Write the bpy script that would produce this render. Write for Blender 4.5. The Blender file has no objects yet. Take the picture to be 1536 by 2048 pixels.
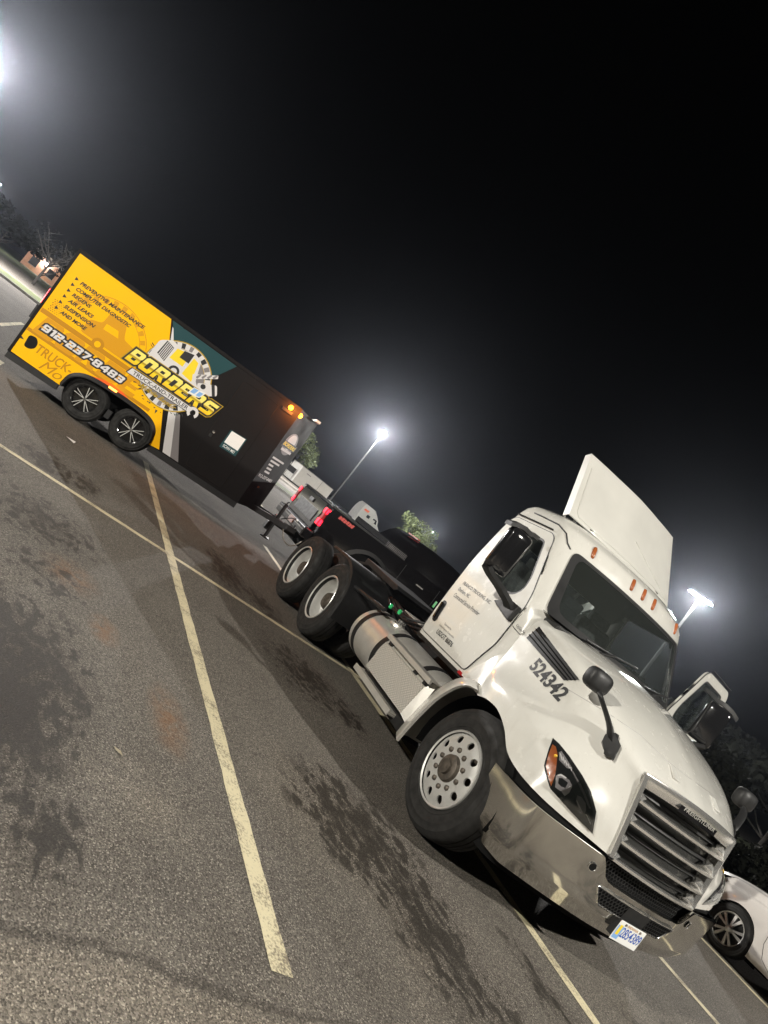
import bpy, bmesh, math, random
from mathutils import Vector, Matrix
from mathutils.bvhtree import BVHTree
from mathutils.geometry import delaunay_2d_cdt
random.seed(7)
R = math.radians
S = bpy.context.scene
COL = S.collection

# ------------------------------------------------------------------ camera, world, light levels
CAM = Vector((7.4918, -1.9206, 1.5868)); FPX = 1392.5
YAW, PITCH, ROLL = R(154.217), R(1.591), R(38.143)
fwd = Vector((math.cos(PITCH)*math.cos(YAW), math.cos(PITCH)*math.sin(YAW), math.sin(PITCH)))
r0 = fwd.cross(Vector((0, 0, 1))).normalized(); u0 = r0.cross(fwd)
CR = math.cos(ROLL)*r0 + math.sin(ROLL)*u0
CU = -math.sin(ROLL)*r0 + math.cos(ROLL)*u0
cd = bpy.data.cameras.new('camera'); cam = bpy.data.objects.new('camera', cd); COL.objects.link(cam)
cam.matrix_world = Matrix(((CR.x, CU.x, -fwd.x, CAM.x), (CR.y, CU.y, -fwd.y, CAM.y), (CR.z, CU.z, -fwd.z, CAM.z), (0, 0, 0, 1)))
cd.sensor_fit = 'HORIZONTAL'; cd.sensor_width = 36; cd.lens = 36*FPX/1536
cd.clip_start = 0.05; cd.clip_end = 2000
S.camera = cam

W = bpy.data.worlds.new('World'); S.world = W; W.use_nodes = True
wn = W.node_tree.nodes; wl = W.node_tree.links
sky = wn.new('ShaderNodeTexSky'); sky.sky_type = 'NISHITA'; sky.sun_disc = False
sky.sun_elevation = R(-4); sky.sun_rotation = R(120)
bg = wn['Background']; bg.inputs['Strength'].default_value = 0.006
hs = wn.new('ShaderNodeHueSaturation'); hs.inputs['Saturation'].default_value = 0.15
wl.new(sky.outputs[0], hs.inputs['Color']); wl.new(hs.outputs[0], bg.inputs[0])
S.view_settings.view_transform = 'Standard'; S.view_settings.look = 'None'
S.view_settings.exposure = 0.14; S.view_settings.gamma = 1.0
S.view_settings.use_curve_mapping = False
S.cycles.use_denoising = True
S.cycles.max_bounces = 8; S.cycles.sample_clamp_indirect = 4
S.cycles.volume_bounces = 0

# ------------------------------------------------------------------ helpers
def tag(o, label=None, cat=None, group=None, kind=None):
    if label: o['label'] = label
    if cat: o['category'] = cat
    if group: o['group'] = group
    if kind: o['kind'] = kind
    return o
def empty(name, loc=(0, 0, 0), rz=0, parent=None):
    o = bpy.data.objects.new(name, None); COL.objects.link(o)
    o.location = loc; o.rotation_euler = (0, 0, rz); o.empty_display_size = .1
    o.parent = parent
    return o
def mkobj(name, verts, faces, mat, parent=None, smooth=None, bevel=0, seg=2, solid=0, loc=None, sub=0):
    me = bpy.data.meshes.new(name); me.from_pydata([tuple(v) for v in verts], [], faces); me.update()
    return mobj(name, me, mat, parent, smooth, bevel, seg, solid, loc, sub)
def thicken(me, t):      # give an open sheet a back face and a rim
    b = bmesh.new(); b.from_mesh(me); b.normal_update(); b.verts.ensure_lookup_table()
    new = [b.verts.new(v.co-v.normal*t) for v in list(b.verts)]; b.verts.index_update()
    fs = list(b.faces); bd = [(e.verts[0].index, e.verts[1].index, e.link_loops[0].vert.index == e.verts[0].index) for e in b.edges if len(e.link_faces) == 1]
    b.verts.ensure_lookup_table()
    for f in fs: b.faces.new([new[v.index] for v in reversed(f.verts)])
    for i, j, fw in bd:
        i, j = (i, j) if fw else (j, i)
        b.faces.new([b.verts[j], b.verts[i], new[i], new[j]])
    b.to_mesh(me); b.free(); me.update()
def mobj(name, me, mat, parent=None, smooth=None, bevel=0, seg=2, solid=0, loc=None, sub=0):
    if solid: thicken(me, solid)
    o = bpy.data.objects.new(name, me); COL.objects.link(o)
    if mat: me.materials.append(mat)
    if smooth is not None:
        me.polygons.foreach_set('use_smooth', [True]*len(me.polygons))
        if smooth < 180: me.set_sharp_from_angle(angle=R(smooth))
    if sub:
        m = o.modifiers.new('u', 'SUBSURF'); m.levels = m.render_levels = sub
    if bevel:
        m = o.modifiers.new('b', 'BEVEL'); m.width = bevel; m.segments = seg; m.limit_method = 'ANGLE'; m.angle_limit = R(35)
        if smooth is not None: m.harden_normals = True
    if loc: o.location = loc
    o.parent = parent
    return o
class MB:
    def __init__(s): s.v = []; s.f = []
    def add(s, V, F):
        n = len(s.v); s.v += [Vector(p) for p in V]; s.f += [[i+n for i in f] for f in F]; return s
    def box(s, a, b):
        x0, y0, z0 = a; x1, y1, z1 = b
        return s.add([(x0,y0,z0),(x1,y0,z0),(x1,y1,z0),(x0,y1,z0),(x0,y0,z1),(x1,y0,z1),(x1,y1,z1),(x0,y1,z1)],
              [(0,3,2,1),(4,5,6,7),(0,1,5,4),(1,2,6,5),(2,3,7,6),(3,0,4,7)])
    def obox(s, c, ax, ay, az):     # oriented box: centre, half axes
        c, ax, ay, az = map(Vector, (c, ax, ay, az)); V = []
        for k in (-1, 1):
            for (i, j) in ((-1,-1),(1,-1),(1,1),(-1,1)): V.append(c+ax*i+ay*j+az*k)
        return s.add(V, [(0,3,2,1),(4,5,6,7),(0,1,5,4),(1,2,6,5),(2,3,7,6),(3,0,4,7)])
    def bar(s, a, b, w, h=None, up=(0,0,1)):
        a, b = Vector(a), Vector(b); d = b-a; L = d.length; d.normalize(); up = Vector(up)
        sd = d.cross(up)
        if sd.length < 1e-4: sd = d.cross(Vector((1,0,0)))
        sd.normalize(); u = sd.cross(d); h = h or w
        return s.obox((a+b)/2, d*L/2, sd*w/2, u*h/2)
    def tube(s, pts, r, n=8, caps=True):
        pts = [Vector(q) for q in pts]; rr = r if isinstance(r, (list, tuple)) else [r]*len(pts)
        V = []; F = []; prev = None
        for i, q in enumerate(pts):
            t = (pts[min(i+1, len(pts)-1)]-pts[max(i-1, 0)]).normalized()
            if prev is None:
                sd = t.cross(Vector((0,0,1)))
                if sd.length < .05: sd = t.cross(Vector((1,0,0)))
            else: sd = prev - t*prev.dot(t)
            sd.normalize(); prev = sd; up = sd.cross(t)
            for k in range(n):
                a = 2*math.pi*k/n; V.append(q+(sd*math.cos(a)+up*math.sin(a))*rr[i])
        m = len(pts)
        for i in range(m-1):
            for k in range(n):
                F.append((i*n+k, i*n+(k+1) % n, (i+1)*n+(k+1) % n, (i+1)*n+k))
        if caps: F.append(tuple(range(n-1, -1, -1))); F.append(tuple((m-1)*n+k for k in range(n)))
        return s.add(V, F)
    def lathe(s, prof, c=(0,0,0), axis='y', n=32, closed=False):   # prof: (along axis, radius)
        V = []; F = []; c = Vector(c); m = len(prof)
        for (h, r) in prof:
            for k in range(n):
                a = 2*math.pi*k/n; ca, sa = math.cos(a)*r, math.sin(a)*r
                q = {'y': (sa, h, ca), 'x': (h, ca, sa), 'z': (ca, sa, h)}[axis]
                V.append(c+Vector(q))
        for i in range(m if closed else m-1):
            j = (i+1) % m
            for k in range(n): F.append((i*n+k, i*n+(k+1) % n, j*n+(k+1) % n, j*n+k))
        return s.add(V, F)
    def prism(s, poly, fa, fb):     # poly 2d, two maps to 3d
        n = len(poly); V = [fa(*q) for q in poly]+[fb(*q) for q in poly]
        F = [tuple(range(n)), tuple(range(2*n-1, n-1, -1))]
        for i in range(n): F.append((i, i+n, (i+1) % n+n, (i+1) % n))
        return s.add(V, F)
    def grid(s, rows, closed=False):
        V = []; F = []; m = len(rows[0])
        for r in rows: V += list(r)
        for i in range(len(rows)-1):
            for k in range(m if closed else m-1):
                k2 = (k+1) % m
                F.append((i*m+k, i*m+k2, (i+1)*m+k2, (i+1)*m+k))
        return s.add(V, F)
    def mirror_y(s):
        n = len(s.v); s.v += [Vector((q.x, -q.y, q.z)) for q in s.v]; s.f += [[i+n for i in reversed(f)] for f in s.f]; return s
    def build(s, name, mat, parent=None, smooth=None, bevel=0, seg=2, solid=0, loc=None, sub=0, fix=True):
        me = bpy.data.meshes.new(name); me.from_pydata([tuple(q) for q in s.v], [], s.f); me.update()
        if fix:
            b = bmesh.new(); b.from_mesh(me); bmesh.ops.remove_doubles(b, verts=b.verts, dist=1e-5)
            bmesh.ops.recalc_face_normals(b, faces=b.faces); b.to_mesh(me); b.free()
        return mobj(name, me, mat, parent, smooth, bevel, seg, solid, loc, sub)
def crom(P, n):
    P = [Vector(q) for q in P]; out = []
    for k in range(n):
        u = k/(n-1)*(len(P)-1); i = min(int(u), len(P)-2); t = u-i
        p0 = P[i-1] if i > 0 else 2*P[i]-P[i+1]; p1, p2 = P[i], P[i+1]
        p3 = P[i+2] if i+2 < len(P) else 2*P[i+1]-P[i]
        out.append(.5*((2*p1)+(p2-p0)*t+(2*p0-5*p1+4*p2-p3)*t*t+(3*p1-p0-3*p2+p3)*t**3))
    return out
def lerp_tab(tab, z):
    if z <= tab[0][0]: return tab[0][1:]
    for a, b in zip(tab, tab[1:]):
        if z <= b[0]:
            t = (z-a[0])/(b[0]-a[0]); return tuple(p+(q-p)*t for p, q in zip(a[1:], b[1:]))
    return tab[-1][1:]
def inpoly(pt, poly):
    x, y = pt; c = False; n = len(poly)
    for i in range(n):
        x1, y1 = poly[i]; x2, y2 = poly[i-1]
        if (y1 > y) != (y2 > y) and x < (x2-x1)*(y-y1)/(y2-y1)+x1: c = not c
    return c
def rpoly(poly, r, n=4):            # round the corners of a polygon
    out = []; m = len(poly)
    for i in range(m):
        p = Vector(poly[i]); a = Vector(poly[i-1])-p; b = Vector(poly[(i+1) % m])-p
        d = min(r, a.length*.45, b.length*.45); A = p+a.normalized()*d; B = p+b.normalized()*d
        for k in range(n+1):
            t = k/n; out.append(tuple((1-t)**2*A+2*t*(1-t)*p+t*t*B))
    return out
def densify(poly, step):
    out = []
    for i in range(len(poly)):
        a = Vector(poly[i]); b = Vector(poly[(i+1) % len(poly)]); k = max(1, int((b-a).length/step))
        out += [tuple(a+(b-a)*j/k) for j in range(k)]
    return out
def patch2d(outer, holes, step):
    loops = [densify(outer, step)]+[densify(h, step) for h in holes]
    V = []; Ed = []
    for L in loops:
        n = len(V); V += [Vector(q) for q in L]; Ed += [(n+i, n+(i+1) % len(L)) for i in range(len(L))]
    xs = [q[0] for q in outer]; ys = [q[1] for q in outer]
    x = min(xs)+step/2
    while x < max(xs):
        y = min(ys)+step/2
        while y < max(ys):
            if inpoly((x, y), outer) and not any(inpoly((x, y), h) for h in holes): V.append(Vector((x, y)))
            y += step
        x += step
    vv, ee, ff, *_ = delaunay_2d_cdt(V, Ed, [], 0, 1e-6)
    F = []
    for f in ff:
        c = sum((vv[i] for i in f), Vector((0, 0)))/len(f)
        if inpoly(c, outer) and not any(inpoly(c, h) for h in holes): F.append(tuple(f))
    return vv, F
def patch(name, outer, holes, fmap, step, mat, parent, smooth=60, solid=0):
    vv, F = patch2d(outer, holes, step)
    m = MB().add([fmap(*q) for q in vv], F)
    return m.build(name, mat, parent, smooth, solid=solid)
def text2d(s, size, shear=0, offset=0, sx=1, align='LEFT', res=3, space=1):
    c = bpy.data.curves.new('lettering', 'FONT'); c.body = s; c.size = size; c.shear = shear; c.offset = offset
    c.align_x = align; c.resolution_u = res; c.space_character = space; c.fill_mode = 'FRONT'
    o = bpy.data.objects.new('lettering', c); COL.objects.link(o)
    bpy.context.view_layer.update()
    me = bpy.data.meshes.new_from_object(o.evaluated_get(bpy.context.evaluated_depsgraph_get()))
    V = [(q.co.x*sx, q.co.y) for q in me.vertices]; F = [tuple(p.vertices) for p in me.polygons]
    bpy.data.objects.remove(o); bpy.data.curves.remove(c); bpy.data.meshes.remove(me)
    return V, F
def textfit(s, width, height, **k):   # scaled so that the text block is width wide and its caps height tall
    V, F = text2d(s, 1, **k)
    x0 = min(q[0] for q in V); x1 = max(q[0] for q in V); y0 = min(q[1] for q in V); y1 = max(q[1] for q in V)
    return [((q[0]-x0)*width/(x1-x0), (q[1]-y0)*height/(y1-y0)) for q in V], F
def lettering(s, width, height, fmap, mat, parent, name='lettering', label=None, **k):
    V, F = textfit(s, width, height, **k)
    o = MB().add([fmap(*q) for q in V], F).build(name, mat, parent)
    if label: o['label'] = label
    return o
def copy_tree(o, parent=None):
    c = o.copy(); COL.objects.link(c); c.parent = parent
    for ch in list(o.children): copy_tree(ch, c)
    return c
def pixray(px, py):
    d = fwd + CR*((px-768)/FPX) - CU*((py-1024)/FPX); return CAM.copy(), d.normalized()
def bvh_of(*objs):
    V = []; F = []
    for o in objs:
        n = len(V); V += [v.co.copy() for v in o.data.vertices]; F += [[i+n for i in p.vertices] for p in o.data.polygons]
    return BVHTree.FromPolygons(V, F)
# ------------------------------------------------------------------ materials
def nmat(name):
    m = bpy.data.materials.new(name); m.use_nodes = True
    return m, m.node_tree.nodes, m.node_tree.links, m.node_tree.nodes['Principled BSDF']
def mat(name, col, rough=.5, metal=0, coat=0, emit=None, es=0, trans=0, ior=None, spec=None, noise=0, nscale=30, bump=0, bscale=60):
    m, n, l, b = nmat(name)
    c = (*col, 1)
    b.inputs['Base Color'].default_value = c; b.inputs['Roughness'].default_value = rough; b.inputs['Metallic'].default_value = metal
    b.inputs['Coat Weight'].default_value = coat; b.inputs['Coat Roughness'].default_value = .04
    if trans: b.inputs['Transmission Weight'].default_value = trans
    if ior: b.inputs['IOR'].default_value = ior
    if spec is not None: b.inputs['Specular IOR Level'].default_value = spec
    if emit: b.inputs['Emission Color'].default_value = (*emit, 1); b.inputs['Emission Strength'].default_value = es
    if noise or bump:
        tc = n.new('ShaderNodeTexCoord')
    if noise:
        t = n.new('ShaderNodeTexNoise'); t.inputs['Scale'].default_value = nscale; t.inputs['Detail'].default_value = 6
        l.new(tc.outputs['Object'], t.inputs['Vector'])
        mr = n.new('ShaderNodeMapRange'); mr.inputs[1].default_value = .3; mr.inputs[2].default_value = .7
        mr.inputs[3].default_value = 1-noise; mr.inputs[4].default_value = 1+noise*.5
        l.new(t.outputs['Fac'], mr.inputs[0])
        mx = n.new('ShaderNodeMix'); mx.data_type = 'RGBA'; mx.blend_type = 'MULTIPLY'; mx.inputs[0].default_value = 1
        mx.inputs[6].default_value = c; l.new(mr.outputs[0], mx.inputs[7]); l.new(mx.outputs[2], b.inputs['Base Color'])
        m2 = n.new('ShaderNodeMapRange'); m2.inputs[1].default_value = .3; m2.inputs[2].default_value = .7
        m2.inputs[3].default_value = min(1, rough*1.25); m2.inputs[4].default_value = rough*.85
        l.new(t.outputs['Fac'], m2.inputs[0]); l.new(m2.outputs[0], b.inputs['Roughness'])
    if bump:
        t = n.new('ShaderNodeTexNoise'); t.inputs['Scale'].default_value = bscale; t.inputs['Detail'].default_value = 4
        l.new(tc.outputs['Object'], t.inputs['Vector'])
        bp = n.new('ShaderNodeBump'); bp.inputs['Strength'].default_value = bump; bp.inputs['Distance'].default_value = .01
        l.new(t.outputs['Fac'], bp.inputs['Height']); l.new(bp.outputs[0], b.inputs['Normal'])
    return m
M = {}
def dirty_white():
    m, n, l, b = nmat('white_truck_paint'); tc = n.new('ShaderNodeTexCoord'); P = tc.outputs['Object']
    def noise(s, d=5, r=.6, vec=None):
        t = n.new('ShaderNodeTexNoise'); t.inputs['Scale'].default_value = s; t.inputs['Detail'].default_value = d; t.inputs['Roughness'].default_value = r; l.new(vec or P, t.inputs['Vector']); return t.outputs['Fac']
    def mr(x, a, c, d, e):
        q = n.new('ShaderNodeMapRange'); q.inputs[1].default_value = a; q.inputs[2].default_value = c; q.inputs[3].default_value = d; q.inputs[4].default_value = e; l.new(x, q.inputs[0]); return q.outputs[0]
    def mul(a, c):
        q = n.new('ShaderNodeMath'); q.operation = 'MULTIPLY'; l.new(a, q.inputs[0])
        if isinstance(c, float): q.inputs[1].default_value = c
        else: l.new(c, q.inputs[1])
        return q.outputs[0]
    def mix(f, A, c):
        q = n.new('ShaderNodeMix'); q.data_type = 'RGBA'; l.new(f, q.inputs[0]); q.inputs[7].default_value = (*c, 1)
        if isinstance(A, tuple): q.inputs[6].default_value = (*A, 1)
        else: l.new(A, q.inputs[6])
        return q.outputs[2]
    sx = n.new('ShaderNodeSeparateXYZ'); l.new(P, sx.inputs[0])
    mp = n.new('ShaderNodeMapping'); mp.inputs['Scale'].default_value = (14, 14, 1.6); l.new(P, mp.inputs[0])
    low = mul(mr(sx.outputs[2], 1.35, .35, 0, 1), mr(noise(5), .35, .7, 0, 1)); streak = mul(mr(noise(1, 4, .6, mp.outputs[0]), .55, .78, 0, 1), .16); bugs = mul(mr(noise(75, 2), .70, .76, 0, 1), .45)
    c = mix(mr(noise(1.3), .3, .7, 0, .5), (.62, .61, .573), (.565, .552, .51)); c = mix(streak, c, (.34, .32, .28)); c = mix(mul(low, .5), c, (.33, .29, .23)); c = mix(bugs, c, (.30, .27, .21))
    l.new(c, b.inputs['Base Color']); l.new(mr(noise(9), .3, .7, .16, .30), b.inputs['Roughness']); b.inputs['Coat Weight'].default_value = 1; b.inputs['Coat Roughness'].default_value = .05
    return m
M['white'] = dirty_white()
M['white_panel'] = mat('white_fibreglass', (.57, .56, .525), .36, coat=.4, noise=.07, nscale=3)
M['black'] = mat('black_plastic', (.011, .011, .0115), .5, noise=.25, nscale=12)
M['gloss_black'] = mat('gloss_black', (.01, .01, .011), .12, coat=.5)
M['frame'] = mat('black_frame_paint', (.02, .02, .021), .45, noise=.35, nscale=9)
M['rubber'] = mat('tyre_rubber', (.0135, .0128, .012), .8, noise=.3, nscale=14)
M['chrome'] = mat('chrome', (.90, .89, .86), .14, metal=.92, noise=.05, nscale=5)
M['bumper'] = mat('chrome_bumper', (.80, .785, .745), .085, metal=1, noise=.07, nscale=3, bump=.010, bscale=3.0)
M['alu'] = mat('polished_aluminium', (.84, .82, .77), .36, metal=.7, noise=.12, nscale=6)
M['alu_wheel'] = mat('aluminium_wheel', (.66, .655, .63), .40, metal=.55, noise=.08, nscale=16)
M['steel_dirty'] = mat('oily_hub_steel', (.14, .12, .10), .5, metal=.6, noise=.5, nscale=18)
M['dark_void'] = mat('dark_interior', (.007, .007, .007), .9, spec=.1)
M['seat'] = mat('grey_cloth_seat', (.035, .036, .037), .85, noise=.3, nscale=30)
M['dash'] = mat('dark_dashboard', (.022, .022, .022), .6)
M['amber'] = mat('amber_lens', (.32, .085, .02), .25, coat=.6)
M['amber_lit'] = mat('amber_lamp_lit', (1, .35, .02), .4, emit=(1, .24, .008), es=16)
M['red_lit'] = mat('red_tail_lamp_lit', (.6, .0, .01), .3, emit=(1, .012, .03), es=5.5)
M['red_dim'] = mat('red_lens', (.22, .004, .008), .3, emit=(1, .01, .02), es=.12)
M['red_text'] = mat('red_decal', (.55, .08, .07), .5)
M['ink'] = mat('black_lettering', (.018, .018, .02), .5)
M['grey_ink'] = mat('grey_lettering', (.07, .07, .075), .5)
M['yellow'] = mat('yellow_vinyl_wrap', (.98, .50, .004), .4, spec=.2, noise=.03, nscale=2)
M['yellow_dk'] = mat('ochre_print', (.52, .23, .008), .35)
M['yellow_md'] = mat('amber_print', (.68, .315, .008), .35)
M['orange_pr_glow'] = mat('orange_print_and_glow', (.90, .13, .02), .35)
M['teal'] = mat('teal_vinyl', (.005, .050, .058), .45)
M['trailer'] = mat('black_trailer_skin', (.010, .0085, .0085), .55, spec=.15, noise=.15, nscale=3)
M['silver_pr'] = mat('silver_print', (.68, .66, .66), .4)
M['grey_pr'] = mat('grey_print', (.22, .205, .21), .4)
M['lemon'] = mat('lemon_print', (.90, .66, .03), .35)
M['lemon_dk'] = mat('gold_print', (.46, .30, .02), .35)
M['paper'] = mat('white_paper', (.78, .78, .76), .6)
M['green_lens'] = mat('green_glad_hand', (.03, .50, .16), .3, coat=.5)
M['green_st'] = mat('green_sticker', (.02, .25, .06), .5)
M['blue_pr'] = mat('blue_print', (.03, .10, .45), .5)
M['paleblue'] = mat('pale_blue_print', (.22, .42, .75), .5)
M['pick'] = mat('black_car_paint', (.0045, .004, .0045), .14, coat=.8)
M['car'] = mat('pearl_white_car_paint', (.62, .59, .56), .25, coat=.8)
M['spoke_dark'] = mat('dark_wheel_pocket', (.012, .012, .012), .5)
M['pole'] = mat('dark_bronze_pole', (.003, .003, .003), .6)
M['led'] = mat('lamp_lens_lit', (1, 1, 1), .4, emit=(.86, .93, 1), es=900)
M['bark'] = mat('tree_bark', (.022, .019, .016), .9, noise=.4, nscale=8)
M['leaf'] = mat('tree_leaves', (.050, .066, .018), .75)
M['leaf_shaded'] = mat('shaded_tree_leaves', (.004, .0045, .003), .95, spec=.1)  # night shade put into the leaf colour of unlit trees and hedge
M['stucco'] = mat('peach_stucco', (.55, .30, .20), .8, noise=.15, nscale=2)
M['concrete'] = mat('kerb_concrete', (.30, .29, .27), .85, noise=.25, nscale=4)
def glassmat(name, tint, alpha):
    m, n, l, b = nmat(name)
    b.inputs['Base Color'].default_value = (*tint, 1); b.inputs['Roughness'].default_value = .03
    tr = n.new('ShaderNodeBsdfTransparent'); tr.inputs[0].default_value = (*[min(1, .55+t) for t in tint], 1)
    gl = n.new('ShaderNodeBsdfGlossy'); gl.inputs['Roughness'].default_value = .03; gl.inputs[0].default_value = (.9, .95, .95, 1)
    fr = n.new('ShaderNodeFresnel'); fr.inputs[0].default_value = 1.5
    df = n.new('ShaderNodeBsdfDiffuse'); df.inputs[0].default_value = (.16, .18, .165, 1)
    m1 = n.new('ShaderNodeMixShader'); m1.inputs[0].default_value = alpha
    l.new(tr.outputs[0], m1.inputs[1]); l.new(df.outputs[0], m1.inputs[2])
    m2 = n.new('ShaderNodeMixShader'); l.new(fr.outputs[0], m2.inputs[0]); l.new(m1.outputs[0], m2.inputs[1]); l.new(gl.outputs[0], m2.inputs[2])
    l.new(m2.outputs[0], n['Material Output'].inputs[0])
    return m
M['glass'] = glassmat('dusty_window_glass', (.25, .30, .29), .10)
M['lens'] = glassmat('headlamp_lens', (.4, .4, .4), .03)
def treadmat():
    m, n, l, b = nmat('diamond_tread_plate')
    b.inputs['Base Color'].default_value = (.62, .60, .56, 1); b.inputs['Metallic'].default_value = .5; b.inputs['Roughness'].default_value = .36
    tc = n.new('ShaderNodeTexCoord'); hs = []
    for ang in (45, -45):
        mp = n.new('ShaderNodeMapping'); mp.inputs['Rotation'].default_value = (0, R(ang), 0); mp.inputs['Scale'].default_value = (58, 58, 58)
        l.new(tc.outputs['Object'], mp.inputs[0])
        sx = n.new('ShaderNodeSeparateXYZ'); l.new(mp.outputs[0], sx.inputs[0])
        def sn(sock, k):
            a = n.new('ShaderNodeMath'); a.operation = 'MULTIPLY'; a.inputs[1].default_value = k; l.new(sock, a.inputs[0])
            c = n.new('ShaderNodeMath'); c.operation = 'SINE'; l.new(a.outputs[0], c.inputs[0]); return c.outputs[0]
        a = sn(sx.outputs[0], 2.0); c = sn(sx.outputs[2], 6.0)
        pr = n.new('ShaderNodeMath'); pr.operation = 'MULTIPLY'; l.new(a, pr.inputs[0]); l.new(c, pr.inputs[1])
        g = n.new('ShaderNodeMath'); g.operation = 'MAXIMUM'; g.inputs[1].default_value = .25; l.new(pr.outputs[0], g.inputs[0]); hs.append(g.outputs[0])
    ad = n.new('ShaderNodeMath'); ad.operation = 'MAXIMUM'; l.new(hs[0], ad.inputs[0]); l.new(hs[1], ad.inputs[1])
    bp = n.new('ShaderNodeBump'); bp.inputs['Strength'].default_value = .8; bp.inputs['Distance'].default_value = .003
    l.new(ad.outputs[0], bp.inputs['Height']); l.new(bp.outputs[0], b.inputs['Normal'])
    cr = n.new('ShaderNodeMapRange'); cr.inputs[1].default_value = .25; cr.inputs[2].default_value = .9; cr.inputs[3].default_value = .55; cr.inputs[4].default_value = .92
    l.new(ad.outputs[0], cr.inputs[0]); cc = n.new('ShaderNodeCombineColor')
    for k, f in enumerate((1, .97, .9)):
        q = n.new('ShaderNodeMath'); q.operation = 'MULTIPLY'; q.inputs[1].default_value = f; l.new(cr.outputs[0], q.inputs[0]); l.new(q.outputs[0], cc.inputs[k])
    l.new(cc.outputs[0], b.inputs['Base Color'])
    return m
M['tread'] = treadmat()

DARK_SPOTS = [  # centre x, y, radius x, radius y, darkness: oil drips down the middle of the stalls, last one a round dark blob
    (-1.0, .95, .75, .28, .9), (-.5, 1.45, .5, .3, .75), (1.3, 1.5, .7, .5, .75), (1.7, 1.9, .45, .22, .6),
    (-.6, -1.5, .55, .32, .75), (-.75, -1.05, .45, .18, .9), (1.5, -1.35, .65, .5, .7), (2.6, -1.25, .5, .4, .45),
    (4.0, -1.3, .85, .42, 1.2), (4.5, -1.35, .45, .36, 1.3), (4.38, -1.28, .35, .2, 2.2), (5.1, -1.08, .3, .22, .8), (3.9, 1.05, .62, .55, 1.0), (4.55, 1.3, .7, .4, .9), (4.0, .75, .35, .2, .8),
    (5.4, 1.5, .8, .4, .5), (5.2, 4.2, .9, .35, .6), (4.9, 2.3, .9, .18, .5), (5.6, 3.4, 1.2, .25, .55), (.76, -1.98, .32, .22, .7)]
RUST = [(2.35, -1.08, .28, .2, .5), (3.0, -.8, .2, .1, .6), (3.75, -.38, .35, .12, .55)]
PALE = [(4.6, -.62, .3, .3, .5), (3.9, .75, .6, .5, .5), (-4.5, .2, 3.2, 1.0, .45), (6.3, -.5, 1.2, 1.0, .4), (4.9, 1.0, .7, .25, .4)]
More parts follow.
